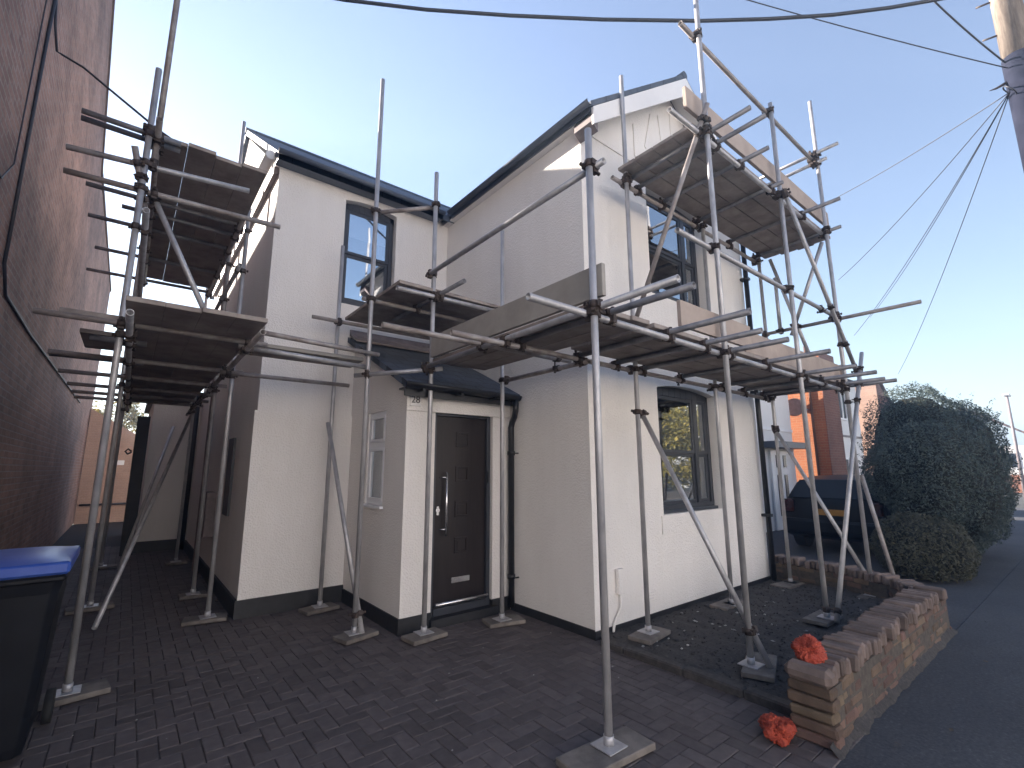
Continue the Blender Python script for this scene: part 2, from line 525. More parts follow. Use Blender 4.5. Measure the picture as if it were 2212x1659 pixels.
# ------------------------------------------------------------------ ground, driveway, pavement
struct(MB().add([(-80, -70, -0.06), (260, -70, -0.06), (260, 80, -0.06), (-80, 80, -0.06)], [(0, 1, 2, 3)]).build('ground', M_GROUND))
struct(MB().box(-60, 120, -4.3, -2.075, -0.05, -0.004).build('pavement', M_TARMAC))
struct(MB().box(-60, 120, -4.43, -4.302, -0.05, 0.0).build('kerb', M_EDGE))
struct(MB().box(-60, 120, -11.0, -4.432, -0.05, -0.03).build('road', M_TARMAC))
struct(MB().box(-4.68, 0.02, -2.07, 16.6, -0.05, -0.017).build('driveway_bedding', M_JOINT))
struct(MB().box(0.03, 24.0, -2.07, 9.0, -0.05, -0.008).build('neighbour_drive', M_TARMAC))


def pavers():
    mb = MB()
    w = 0.1
    g = 0.002
    rg = random.Random(3)

    def block(x0, y0, x1, y1):
        cx, cy = (x0 + x1) / 2, (y0 + y1) / 2
        if cy < -2.07 or cx > 0.0 or cx < -4.66 or cy > 10:
            return
        if cx > -2.52 and cy > 2.92:
            return
        if cx > -1.36 and cy > 1.33:
            return
        h = rg.uniform(-0.0014, 0.0014) + 0.007 * (noise.noise(Vector((cx * .7, cy * .7, 0))))
        tx, ty = rg.uniform(-.006, .006), rg.uniform(-.006, .006)
        b = 0.005
        vs = []
        for (ins, dz) in ((0, -0.02), (0, -0.0035), (b, 0.0)):
            for (x, y) in ((x0 + g + ins, y0 + g + ins), (x1 - g - ins, y0 + g + ins), (x1 - g - ins, y1 - g - ins), (x0 + g + ins, y1 - g - ins)):
                vs.append((x, y, h + dz + (x - cx) * tx + (y - cy) * ty))
        fs = [(8, 9, 10, 11)]
        for k in (0, 4):
            fs += [(k + i, k + (i + 1) % 4, k + 4 + (i + 1) % 4, k + 4 + i) for i in range(4)]
        mb.add(vs, fs)
    for i in range(-48, 4):
        for j in range(-24, 102):
            d = (i - j) % 4
            if d == 0:
                block(i * w, j * w, (i + 2) * w, (j + 1) * w)
            elif d == 3:
                block(i * w, j * w, (i + 1) * w, (j + 2) * w)
    return struct(mb.build('driveway', M_PAVER))


pavers()


def garden_bed():
    mb = MB()
    nx, ny = 90, 46
    vs = []
    for j in range(ny + 1):
        for i in range(nx + 1):
            x, y = 0.03 + 3.67 * i / nx, -1.86 + 1.86 * j / ny
            z = 0.028 + 0.03 * noise.noise(Vector((x * 2.1, y * 2.1, 3))) + 0.018 * noise.noise(Vector((x * 9, y * 9, 1))) + 0.012 * noise.noise(Vector((x * 25, y * 25, 5)))
            z += 0.035 * max(0, x - 1.2) * max(0, (-y - .4))
            vs.append((x, y, z))
    fs = [(j * (nx + 1) + i, j * (nx + 1) + i + 1, (j + 1) * (nx + 1) + i + 1, (j + 1) * (nx + 1) + i) for j in range(ny) for i in range(nx)]
    mb.add(vs, fs, True)
    struct(mb.build('garden_ground', M_SOIL))
    rg = random.Random(5)
    st = MB()
    dk = MB()
    for k in range(1500):
        x, y = rg.uniform(0.08, 3.6), rg.uniform(-1.8, -0.06)
        pale = rg.random() < (0.085 if y > -1.0 and x < 1.8 else 0.03)
        r = rg.uniform(0.006, 0.017) * (1.25 if pale else 1.0)
        z = 0.03 + 0.03 * noise.noise(Vector((x * 2.1, y * 2.1, 3))) + 0.035 * max(0, x - 1.2) * max(0, (-y - .4))
        vs = [Vector((a, b, c)) for a, b, c in ((1, 0, 0), (-1, 0, 0), (0, 1, 0), (0, -1, 0), (0, 0, 1), (0, 0, -1))]
        sx, sy, sz, an = rg.uniform(.7, 1.6), rg.uniform(.6, 1.2), rg.uniform(.35, .8), rg.uniform(0, 6.3)
        vs = [Matrix.Rotation(an, 3, 'Z') @ Vector((v.x * sx, v.y * sy, v.z * sz)) * r + Vector((x, y, z + r * .3)) for v in vs]
        (st if pale else dk).add(vs, [(0, 2, 4), (2, 1, 4), (1, 3, 4), (3, 0, 4), (2, 0, 5), (1, 2, 5), (3, 1, 5), (0, 3, 5)])
    tag(st.build('debris', M_STONE), 'pale plaster crumbs scattered over the dark front garden bed', 'debris', kind='stuff')
    tag(dk.build('gravel', M_SOIL), 'dark stones lying over the front garden bed', 'gravel', kind='stuff')
    e = MB()
    y = -1.86
    rg = random.Random(8)
    while y < -0.12:
        L = rg.uniform(.4, .6)
        e.cbox(-0.075, 0.02, y, min(y + L, -0.1) - .008, -0.04, 0.055 + rg.uniform(-.006, .006), 0.012, 0.004, rg)
        y += L
    tag(e.build('edging', M_EDGE), 'dark concrete edging strip between block paved drive and garden bed', 'edging')


garden_bed()

# specks on the paving
rg = random.Random(21)
sp = MB()
for k in range(30):
    x, y = rg.uniform(-4.2, -0.2), rg.uniform(-1.6, 1.1)
    r = rg.uniform(.0015, .0045)
    sp.obox((x, y, .008 + r * .3), (r * 1.4, 0, 0), (0, r, 0), (0, 0, r * .4))
tag(sp.build('grit', M_STONE), 'pale grit specks scattered on the block paving', 'grit', kind='stuff')


rg = random.Random(77)
lv = MB()
for k in range(40):
    x, y = rg.uniform(-.2, 9.0), rg.uniform(-3.6, -2.2)
    a, r = rg.uniform(0, 6.28), rg.uniform(.012, .026)
    u, v = Vector((math.cos(a), math.sin(a), rg.uniform(-.3, .3))) * r, Vector((-math.sin(a), math.cos(a), rg.uniform(-.3, .3))) * r * .6
    p = Vector((x, y, .012))
    lv.add([p - u, p + v, p + u, p - v], [(0, 1, 2, 3)])
tag(lv.build('fallen_leaves', M_BARK), 'small dry leaves scattered along the tarmac', 'leaves', kind='stuff')


# ------------------------------------------------------------------ the white house
HOUSE = thing('house', 'white roughcast house wrapped in scaffolding, black front door and slate roof', 'house', (0, 0, 0))
G = 3.72          # gable width
PK = (1.9, 6.86)  # gable peak of the wall
EV = 5.42


def arch_pts(x0, x1, z, rise, n=10):
    return [(x0 + (x1 - x0) * i / n, z + rise * (1 - (2 * i / n - 1) ** 2)) for i in range(n + 1)]


def wall_with_openings(y0, y1, xa, xb, zt, ops, mb, zb=0.0):
    """wall in XZ between y0 (outer) and y1 with arched openings stacked or alone; ops: (x0,x1,z0,z1,rise) in one column"""
    x0, x1 = ops[0][0], ops[0][1]
    mb.box(xa, x0, y0, y1, zb, zt)
    mb.box(x1, xb, y0, y1, zb, zt)
    z = zb
    for k, (a, b, z0, z1, rise) in enumerate(ops):
        mb.box(x0, x1, y0, y1, z, z0)
        top = ops[k + 1][2] if k + 1 < len(ops) else zt
        ar = arch_pts(x0, x1, z1, rise)
        nxt = z1 + rise + .02
        for i in range(len(ar) - 1):
            mb.prism([ar[i], ar[i + 1], (ar[i + 1][0], nxt), (ar[i][0], nxt)], 'y', y0, y1)
        z = nxt
    mb.box(x0, x1, y0, y1, z, zt)


LW = (1.21, 2.53, 1.07, 2.55, 0.06)
UW = (1.21, 2.53, 3.74, 5.16, 0.06)
mb = MB()
wall_with_openings(0, 0.26, 0, G, EV, [LW, UW], mb)
mb.prism([(0, EV), (G, EV), (PK[0], PK[1])], 'y', 0, 0.26)
mb.build('gable_wall', M_RENDER, HOUSE)
MB().box(0, 0.26, 0.26, 2.9, 0, EV - .002).build('side_wall', M_RENDER, HOUSE)
MB().box(G - .26, G, 0.26, 8.0, 0, EV).build('side_wall', M_RENDER, HOUSE)
# faint decorative fillets on the gable and the corner band
f = MB()
for (x0, z0, x1, z1) in ((1.25, 5.75, 1.42, 6.33), (1.02, 5.52, 1.02, 5.98), (1.9, 5.5, 1.9, 6.6), (2.4, 5.75, 2.28, 6.33), (1.7, 5.5, 1.6, 6.4)):
    d = Vector((x1 - x0, 0, z1 - z0))
    nrm = Vector((-d.z, 0, d.x)).normalized()
    f.obox(((x0 + x1) / 2, -0.006, (z0 + z1) / 2), d / 2, nrm * 0.018, (0, .0085, 0))
f.box(0.0, G, -0.014, 0.002, EV - .02, EV + .02)
f.build('gable_moulding', M_RENDER, HOUSE)
# sill apron (sunken panel edge) under the lower window
f = MB()
f.box(1.16, 2.56, -0.012, 0.004, 0.86, 1.062)
f.build('sill_apron', M_RENDER, HOUSE)
# black plinth of gable block
pl = MB()
pl.box(-0.012, G + .012, -0.012, 0.004, -0.02, 0.075)
pl.box(-0.012, 0.004, 0.004, 1.27, -0.02, 0.085)
pl.build('plinth', M_PLINTH, HOUSE)
# left wing
LO = (-1.635, -0.875, 3.79, 5.29, 0.05)
mb = MB()
wall_with_openings(2.9, 3.16, -2.5, 0.0, 5.58, [LO], mb)
mb.build('front_wall', M_RENDER, HOUSE)
MB().prism([(-2.533, 0.19), (-1.38, 0.19), (-1.38, 2.27), (-2.533, 2.27)], 'y', 2.868, 2.905).build('front_wall_thickening', M_RENDER, HOUSE)
MB().prism([(3.16, 0), (3.16, 5.6), (5.95, 7.66), (8.8, 5.55), (8.8, 0)], 'x', -2.5, -2.24).build('gable_end_wall', M_RENDER, HOUSE)
MB().prism([(2.9, 5.58), (3.16, 5.58), (3.16, 5.72), (2.9, 5.6)], 'x', -2.5, -2.24).build('gable_shoulder', M_RENDER, HOUSE)
MB().prism([(2.906, 0.19), (8.6, 0.19), (8.6, 2.27), (2.906, 2.27)], 'x', -2.532, -2.496).build('side_wall_thickening', M_RENDER, HOUSE)
pl = MB()
pl.box(-2.56, -1.39, 2.84, 2.9, -0.02, 0.19)
pl.box(-2.56, -2.5, 2.9, 8.6, -0.02, 0.19)
pl.build('plinth', M_PLINTH, HOUSE)
MB().box(-2.2, G - .3, 8.5, 8.76, 0, 5.6).build('back_wall', M_RENDER, HOUSE)
# rear extension
mb = MB()
mb.box(-3.32, -2.5, 8.8, 12.6, 0, 3.05)
mb.build('rear_extension_wall', M_RENDER, HOUSE)
MB().prism([(8.7, 3.05), (12.7, 3.05), (12.7, 3.15), (8.7, 3.2)], 'x', -3.42, -2.51).build('rear_extension_roof', M_SLATE, HOUSE)
MB().box(-3.35, -2.57, 8.75, 8.8, -0.02, 0.2).build('plinth', M_PLINTH, HOUSE)
# roofs
rf = MB()
sl = (7.98 - 5.52) / (5.95 - 2.72)
rf.prism([(2.70, 5.50), (5.95, 7.82), (9.1, 5.5), (9.1, 5.42), (5.95, 7.71), (2.70, 5.40)], 'x', -2.56, 3.9)
rf.build('main_roof', M_SLATE, HOUSE)
rf = MB()
rf.prism([(-0.11, 5.54), (1.9, 7.05), (3.91, 5.54), (3.91, 5.47), (1.9, 6.98), (-0.11, 5.47)], 'y', -0.27, 5.6)
rf.build('gable_roof', M_SLATE, HOUSE)
rg_ = MB()
rg_.path([(1.9, -.28, 7.03), (1.9, 5.0, 7.03)], 0.06, 10)
rg_.build('ridge_tiles', M_SLATE, HOUSE)
MB().path([(-2.58, 5.95, 7.79), (1.9, 5.95, 7.79)], 0.07, 10).build('ridge_tiles', M_SLATE, HOUSE)
# barge boards
bb = MB()
for (xa, za, xb, zb) in ((-0.10, 5.46, 1.9, 6.97), (3.9, 5.46, 1.9, 6.97)):
    bb.prism([(xa, za), (xb, zb), (xb, zb - .27), (xa, za - .27 + (0.06 if xa < 0 else 0))], 'y', -0.29, -0.262)
bb.build('barge_board', M_PAINT, HOUSE)
sf = MB()
for (xa, za, xb, zb) in ((-0.10, 5.40, 1.9, 6.91), (3.9, 5.40, 1.9, 6.91)):
    sf.prism([(xa, za), (xb, zb), (xb, zb - .02), (xa, za - .02)], 'y', -0.26, 0.0)
sf.build('soffit', M_PAINT, HOUSE)
MB().prism([(-0.10, 5.40), (0.0, 5.40), (0.0, 5.22), (-0.10, 5.30)], 'y', -0.26, 0.0).build('eaves_return', M_LEAD, HOUSE)
# fascias and gutters
fa = MB()
fa.box(-0.10, -0.08, -0.25, 2.62, 5.425, 5.50)
fa.build('fascia', M_GUTTER, HOUSE)
MB().box(-0.08, 0.0, -0.0, 2.9, 5.42, 5.44).build('soffit', M_PAINT, HOUSE)
g_ = MB().half_gutter((-0.150, -0.29, 5.505), (-0.150, 2.6, 5.505), 0.047, 8, (1, 0, 0))
g_.build('gutter', M_GUTTER, HOUSE)
MB().box(-2.56, -0.2, 2.70, 2.72, 5.40, 5.49).build('fascia', M_GUTTERSKY, HOUSE)
MB().box(-2.56, -0.2, 2.72, 2.9, 5.43, 5.45).build('soffit', M_GUTTERSKY, HOUSE)
MB().half_gutter((-2.58, 2.655, 5.505), (-0.2, 2.655, 5.505), 0.045, 8, (0, 1, 0)).build('gutter', M_GUTTERSKY, HOUSE)
# white pipe running along the left gable end
MB().path([(-2.60, 2.98, 5.60), (-2.60, 5.3, 5.76), (-2.60, 8.6, 5.98)], 0.062, 12).build('white_gutter_pipe', M_PIPE_W, HOUSE)
MB().box(-2.56, -2.5, 2.95, 8.6, 5.34, 5.44).build('fascia', M_LEAD, HOUSE)
# downpipes
dp = MB()
dp.path([(G - .05, -0.075, 5.2), (G - .05, -0.075, 0.02)], 0.036, 12)
for z in (0.9, 2.7, 4.5):
    dp.box(G - .1, G, -0.12, -0.001, z, z + .04)
dp.build('downpipe', M_BLACK, HOUSE)
# services at the foot of the gable wall
sv = MB()
sv.cbox(0.31, 0.41, -0.05, 0.0, 0.36, 0.60, 0.008)
sv.build('meter_box', M_RENDER, HOUSE)
MB().path([(0.36, -0.025, 0.36), (0.36, -0.025, 0.24), (0.24, -0.03, 0.10), (0.22, -0.03, 0.03)], 0.014, 8).build('meter_pipe', M_RENDER, HOUSE)
ab = MB()
for k in range(4):
    ab.box(0.78, 0.98, -0.010, 0.002, 0.20 + k * .028, 0.213 + k * .028)
ab.build('air_brick', M_RENDER, HOUSE)


def sash_window(name, x0, x1, z0, z1, rise, y, mull=None, meet=None, blind=0.0, curtain=False):
    """timber-look sash set back in an arched opening; frame at depth y"""
    t = 0.06
    w = MB()
    d = 0.07
    top = z1 + rise
    w.box(x0, x0 + t, y, y + d, z0, z1)
    w.box(x1 - t, x1, y, y + d, z0, z1)
    w.box(x0 + t, x1 - t, y, y + d, z0, z0 + .09)
    ar = arch_pts(x0, x1, z1, rise)
    for i in range(len(ar) - 1):
        w.prism([ar[i], ar[i + 1], (ar[i + 1][0], z1 - .07), (ar[i][0], z1 - .07)], 'y', y, y + d)
    fr = w.build(name, M_FRAME, HOUSE, 0.006)
    cols = [(x0 + t, x1 - t)] if mull is None else [(x0 + t, mull - .035), (mull + .035, x1 - t)]
    zm = meet
    if mull is not None:
        MB().box(mull - .035, mull + .035, y + .003, y + d - .003, z0 + .09, z1 - .07).build('mullion', M_FRAME, fr)
    for ci, (a, b) in enumerate(cols):
        for (p, q, dy) in ((z0 + .09, zm - .022, 0.012), (zm - .022, z1 - .07, -0.004)):
            s_ = MB()
            st = 0.042
            yy = y + .012 + dy
            s_.box(a, a + st, yy, yy + .035, p, q)
            s_.box(b - st, b, yy, yy + .035, p, q)
            s_.box(a + st, b - st, yy, yy + .035, p, p + st)
            s_.box(a + st, b - st, yy, yy + .035, q - st, q)
            s_.build('sash', M_FRAME, fr, 0.004)
            MB().box(a + st - .002, b - st + .002, yy + .014, yy + .019, p + st - .002, q - st + .002).build('pane', M_GLASS, fr)
    sl_ = MB()
    sl_.box(x0 - .0, x1 + .0, y - .05, y, z0 - .0, z0 + .035)
    sl_.build('sill', M_FRAME, fr, 0.006)
    # room behind the glass
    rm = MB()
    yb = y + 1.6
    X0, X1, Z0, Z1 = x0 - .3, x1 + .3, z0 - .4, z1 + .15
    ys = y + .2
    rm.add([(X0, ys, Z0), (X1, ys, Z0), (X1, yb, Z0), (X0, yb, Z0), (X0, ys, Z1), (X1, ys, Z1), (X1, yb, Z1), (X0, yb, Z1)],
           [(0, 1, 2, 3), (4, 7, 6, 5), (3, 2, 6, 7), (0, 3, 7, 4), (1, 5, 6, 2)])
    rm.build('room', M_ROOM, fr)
    if blind:
        b_ = MB()
        b_.box(x0 + .05, x1 - .05, y + .1, y + .112, z1 - blind, z1 + .02)
        b_.build('blind', M_BLIND, fr)
    if curtain:
        c_ = MB()
        for (xa, xb) in ((x0 + .02, x0 + .30), (x1 - .34, x1 - .02)):
            n = 28
            vs = []
            for i in range(n + 1):
                x = xa + (xb - xa) * i / n
                yy = y + .17 + .018 * math.sin(i * 1.9)
                vs += [(x, yy, z0 + .02), (x, yy, z1 + .02)]
            c_.add(vs, [(2 * i, 2 * i + 2, 2 * i + 3, 2 * i + 1) for i in range(n)], True)
        c_.build('curtain', M_CURTAIN, fr)
    return fr


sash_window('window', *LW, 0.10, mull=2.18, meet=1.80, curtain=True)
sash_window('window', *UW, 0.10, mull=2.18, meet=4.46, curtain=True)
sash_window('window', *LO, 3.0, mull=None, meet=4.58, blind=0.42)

# small dim window and fittings on the passage side
sw = MB()
sw.box(-2.56, -2.5, 3.9, 4.3, 1.0, 2.0)
sw.build('side_window', M_FRAME, HOUSE)
MB().box(-2.66, -2.50, 5.1, 5.6, 0.62, 1.25).build('side_meter_box', M_LEAD, HOUSE, 0.01)
MB().path([(-2.62, 6.0, 5.6), (-2.62, 6.0, 0.02)], 0.036, 10).build('side_downpipe', M_LEAD, HOUSE)
MB().path([(-2.6, 8.62, 3.0), (-2.6, 8.62, 0.02)], 0.05, 10).build('side_downpipe', M_BLACK, HOUSE)

# ---- porch
PF = 1.29
pw = MB()
DX0, DX1, DZ = -1.045, -0.265, 2.235
pw.box(-1.39, DX0, PF, PF + .14, 0.14, 2.46)
pw.box(DX1, 0.0, PF, PF + .14, 0.14, 2.46)
pw.box(DX0, DX1, PF, PF + .14, DZ, 2.46)
pw.build('porch_front_wall', M_RENDER, HOUSE)
sd = MB()
WY0, WY1, WZ0, WZ1 = 1.80, 2.30, 1.19, 2.25
sd.box(-1.39, -1.25, PF + .14, WY0, 0.14, 2.5)
sd.box(-1.39, -1.25, WY1, 2.9, 0.14, 2.5)
sd.box(-1.39, -1.25, WY0, WY1, 0.14, WZ0)
sd.box(-1.39, -1.25, WY0, WY1, WZ1, 2.5)
sd.prism([(PF, 2.5), (2.9, 2.5), (2.9, 3.24), (PF, 2.52)], 'x', -1.39, -1.25)
sd.build('porch_side_wall', M_RENDER, HOUSE)
fz = MB()
fz.box(-1.405, -0.02, PF - .03, PF - .001, 2.2, 2.44)
fz.build('porch_frieze', M_RENDER, HOUSE, 0.004)
pp = MB()
pp.box(-1.405, DX0, PF - .012, PF + .1, -0.02, 0.15)
pp.box(DX1, -0.012, PF - .012, PF + .1, -0.02, 0.15)
pp.box(-1.405, -1.3, PF + .1, 2.84, -0.02, 0.15)
pp.box(DX0 - .02, DX1 + .04, PF - .06, PF + .2, -0.02, 0.085)
pp.build('plinth', M_PLINTH, HOUSE)
pr = MB()
pr.prism([(1.08, 2.47), (2.89, 3.33), (2.89, 3.26), (1.08, 2.40)], 'x', -1.50, -0.012)
pr.build('porch_roof', M_SLATE, HOUSE)
MB().prism([(2.6, 3.215), (2.885, 3.35), (2.885, 3.43), (2.86, 3.43), (2.84, 3.36), (2.6, 3.235)], 'x', -1.48, -0.014).build('flashing', M_LEAD, HOUSE)
MB().half_gutter((-1.53, 1.06, 2.46), (-0.05, 1.06, 2.44), 0.06, 8, (0, 1, 0)).build('porch_gutter', M_BLACK, HOUSE)
fb = MB()
fb.box(-1.5, -0.03, 1.12, 1.14, 2.33, 2.45)
for x in (-1.36, -0.9, -0.45):
    fb.box(x, x + .03, 1.0, 1.12, 2.375, 2.395)
fb.box(-1.5, -0.03, 1.14, PF - .03, 2.40, 2.42)
fb.build('porch_fascia', M_BLACK, HOUSE)
dp = MB()
dp.path([(-0.10, 1.06, 2.42), (-0.10, 1.06, 2.27), (-0.085, 1.1, 2.2), (-0.045, 1.19, 2.15), (-0.045, 1.215, 2.08), (-0.045, 1.215, 0.05)], 0.036, 12)
for z in (0.35, 1.75):
    dp.path([(-0.045, 1.215, z), (-0.045, 1.215, z + .05)], 0.045, 12)
    dp.box(-0.045, 0.0, 1.13, 1.145, z + .015, z + .03)
dp.build('downpipe', M_BLACK, HOUSE)
# number tile
nt_ = MB()
nt_.cbox(-1.375, -1.245, PF - .045, PF - .030, 2.245, 2.375, 0.004)
tile = nt_.build('number_tile', M_PAINT, HOUSE)
text_mesh('house_number', '28', 0.105, Vector((-1.312, PF - .0465, 2.312)), Matrix.Rotation(R(90), 3, 'X'), M_TEXT, tile)
# door
dr = MB()
yd = PF + .075
dr.box(DX0, DX0 + .05, yd - .03, yd + .05, 0.085, DZ)
dr.box(DX1 - .05, DX1, yd - .03, yd + .05, 0.085, DZ)
dr.box(DX0 + .05, DX1 - .05, yd - .03, yd + .05, DZ - .06, DZ)
dr.box(DX0 + .05, DX1 - .05, yd - .04, yd + .05, 0.085, 0.16)
door = dr.build('door', M_FRAME, HOUSE, 0.005)
lf = MB()
lf.box(DX0 + .055, DX1 - .055, yd, yd + .044, 0.165, DZ - .065)
lf.build('door_leaf', M_DOOR, door)
for k in range(4):
    zc = 1.92 - k * 0.385
    p = MB()
    xc = (DX0 + DX1) / 2 + .01
    s_ = 0.085
    for (a, b, c, d) in ((-s_, s_, s_ - .02, s_), (-s_, s_, -s_, -s_ + .02), (-s_, -s_ + .02, -s_ + .02, s_ - .02), (s_ - .02, s_, -s_ + .02, s_ - .02)):
        p.box(xc + a, xc + b, yd - .012, yd - .0005, zc + c, zc + d)
    p.box(xc - .05, xc + .05, yd - .006, yd - .0005, zc - .05, zc + .05)
    p.build('door_panel', M_DOOR, door, 0.003)
hd = MB()
hx = DX0 + .175
hd.path([(hx, yd - .055, 0.88), (hx, yd - .055, 1.56)], 0.013, 12)
for z in (0.95, 1.50):
    hd.path([(hx - .01, yd - .055, z), (hx - .06, yd + .001, z)], 0.008, 8)
hd.build('handle', M_CHROME, door)
lk = MB()
lk.path([(DX0 + .095, yd - .012, 1.15), (DX0 + .095, yd + .001, 1.15)], 0.024, 14)
lk.box(DX0 + .082, DX0 + .108, yd - .011, yd + .001, 1.10, 1.19)
lk.build('lock', M_CHROME, door)
lp = MB()
lp.cbox(xc - .12, xc + .12, yd - .014, yd + .001, 0.375, 0.435, 0.008)
lp.build('letterbox', M_CHROME, door)
th = MB()
th.path([(DX0 + .05, yd - .075, 0.205), (DX1 - .06, yd - .075, 0.205)], 0.02, 12)
th.build('weather_bar', M_CHROME, door)
kn = MB()
kn.path([(DX1 - .045, yd - .045, 1.43), (DX1 - .045, yd - .045, 1.56)], 0.011, 8)
kn.build('hinge', M_BLACK, door)
# porch side window
yw = -1.372
w = MB()
t = .045
w.box(yw, yw + .06, WY0, WY0 + t, WZ0, WZ1)
w.box(yw, yw + .06, WY1 - t, WY1, WZ0, WZ1)
for (a, b) in ((WZ0, WZ0 + t), (WZ1 - t, WZ1), (1.83, 1.90)):
    w.box(yw, yw + .06, WY0 + t, WY1 - t, a, b)
pwf = w.build('porch_window', M_UPVC, HOUSE, 0.004)
for (a, b) in ((WZ0 + t, 1.83), (1.90, WZ1 - t)):
    q = MB()
    u = 0.035
    ya, yb = WY0 + t, WY1 - t
    q.box(yw - .008, yw + .03, ya, ya + u, a, b)
    q.box(yw - .008, yw + .03, yb - u, yb, a, b)
    q.box(yw - .008, yw + .03, ya + u, yb - u, a, a + u)
    q.box(yw - .008, yw + .03, ya + u, yb - u, b - u, b)
    q.build('casement', M_UPVC, pwf, 0.004)
    MB().box(yw + .012, yw + .017, ya + u - .002, yb - u + .002, a + u - .002, b - u + .002).build('pane', M_GLASS, pwf)
MB().box(-1.43, -1.345, WY0 - .02, WY1 + .02, WZ0 - .03, WZ0 - .001).build('sill', M_UPVC, pwf, 0.005)
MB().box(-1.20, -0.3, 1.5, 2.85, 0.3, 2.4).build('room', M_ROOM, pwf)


# ------------------------------------------------------------------ scaffolding
class Scaffold:
    def __init__(s, label, loc):
        s.root = thing('scaffold', label, 'scaffold', loc)
        s.tubes = []

    def tube(s, kind, a, b, mat=None):
        a, b = Vector(a), Vector(b)
        o = MB().tube(a, b, 0.02415, 16, 0.004).build(kind, mat or (M_TUBESHADE if kind == 'transom' else M_TUBEDARK if rnd.random() < .22 else M_STEEL), s.root)
        s.tubes.append((a, b, o, kind))
        if kind == 'standard' and a.z < 0.2:
            p = MB()
            p.cbox(a.x - .075, a.x + .075, a.y - .075, a.y + .075, a.z - .008, a.z, 0.002)
            p.tube((a.x, a.y, a.z), (a.x, a.y, a.z + .05), 0.030, 14, 0.004)
            p.build('base_plate', M_STEEL, o)
        return o

    def couplers(s):
        n = 0
        for i in range(len(s.tubes)):
            for j in range(i):
                a, b, o, k = s.tubes[i]
                c, d, o2, k2 = s.tubes[j]
                u, v, w = b - a, d - c, a - c
                A, B, Cc, D, E = u.dot(u), u.dot(v), v.dot(v), u.dot(w), v.dot(w)
                den = A * Cc - B * B
                if den < 1e-4 * A * Cc:
                    continue
                t = (B * E - Cc * D) / den
                q = (A * E - B * D) / den
                if not (-.03 <= t <= 1.03 and -.03 <= q <= 1.03):
                    continue
                p1, p2 = a + u * max(0, min(1, t)), c + v * max(0, min(1, q))
                dist = (p1 - p2).length
                if dist > 0.115:
                    continue
                n += 1
                cb = MB()
                du, dv = u.normalized(), v.normalized()
                cb.tube(p1 - du * .026, p1 + du * .026, 0.0325, 12)
                cb.tube(p2 - dv * .026, p2 + dv * .026, 0.0325, 12)
                ax = (p2 - p1)
                ax = ax.normalized() if ax.length > .02 else du.cross(dv).normalized()
                for (p, dd, sg) in ((p1, du, -1), (p2, dv, 1)):
                    side = ax.cross(dd).normalized()
                    ft = -1 if (n % 3 == 0) else 1
                    cen = p + side * .036 * ft
                    cb.obox(cen, dd * .02, side * .014, ax * .022)
                    cb.tube(cen - ax * .05, cen + ax * .05, 0.0075, 8)
                    cb.tube(cen + ax * sg * .034, cen + ax * sg * .050, 0.0145, 6)
                    cb.obox(p - side * .036 * ft, dd * .02, side * .010, ax * .016)
                cb.build('coupler', M_RUST, o)
        return n

    def boards_x(s, x0, x1, ys, z, split=None, mat=None, th=0.038, wd=0.222, name='deck_board'):
        for y in ys:
            cuts = [x0] + ([split + rnd.uniform(-.15, .15)] if split else []) + [x1 + rnd.uniform(-.06, .06)]
            for a, b in zip(cuts[:-1], cuts[1:]):
                dz = rnd.uniform(-.002, .002)
                MB().cbox(a + .004, b - .004, y + .002, y + wd, z + dz, z + th + dz, 0.004).build(name, mat or M_BOARD, s.root)

    def boards_y(s, y0, y1, xs, z, split=None, mat=None, th=0.038, wd=0.222, name='deck_board'):
        for x in xs:
            cuts = [y0 + rnd.uniform(-.03, .03)] + ([split + rnd.uniform(-.15, .15)] if split else []) + [y1 + rnd.uniform(-.06, .06)]
            for a, b in zip(cuts[:-1], cuts[1:]):
                dz = rnd.uniform(-.002, .002)
                MB().cbox(x + .002, x + wd, a + .004, b - .004, z + dz, z + th + dz, 0.004).build(name, mat or M_BOARD, s.root)


FS = Scaffold('two level tube scaffold around the gable and front door, boards on both lifts', (0.4, -1.27, 0))
T = FS.tube
for (x, y, z0, z1) in ((-1.33, -1.27, .062, 3.96), (.39, -1.27, .075, 7.4), (2.03, -1.27, .12, 5.98), (3.5, -1.27, .10, 6.8),
                       (-.40, .93, .055, 4.41), (.38, -.32, .085, 6.09), (1.98, -.32, .06, 4.76), (3.6, -.32, .06, 4.8),
                       (-1.23, 1.08, .055, 4.91), (-1.75, 1.5, .055, 6.13), (-1.73, 2.62, .055, 4.46)):
    T('standard', (x, y, z0), (x, y, z1), M_STEEL)
T('standard', (3.53, -.55, 3.50), (3.53, -.55, 4.35))
yo, yi = -1.218, -.268
T('ledger', (-1.86, yo, 2.61), (3.64, yo, 2.585), M_STEEL)
T('ledger', (-1.80, yi + .02, 2.62), (3.72, yi, 2.58))
T('ledger', (-2.21, .09, 2.685), (-.16, .09, 2.685), M_TUBEDARK)
T('ledger', (-1.277, -1.86, 2.665), (-1.277, 1.12, 2.65), M_STEEL)
T('transom', (-1.11, -1.86, 2.665), (-1.11, -.2, 2.665))
T('ledger', (-.345, -.33, 2.585), (-.345, 1.02, 2.585), M_TUBEDARK)
T('ledger', (-1.86, 1.58, 2.56), (-1.14, 1.0, 2.63))
T('guard_rail', (-1.77, 1.57, 4.44), (-1.19, 1.12, 4.52))
T('guard_rail', (-1.277, -1.36, 3.69), (-1.277, 1.14, 3.68))
T('guard_rail', (-.17, yo, 3.60), (3.80, yo, 3.60))
T('guard_rail', (.14, yo, 5.89), (3.58, yo, 5.87))
T('ledger', (-.16, yo, 4.775), (3.62, yo, 4.76))
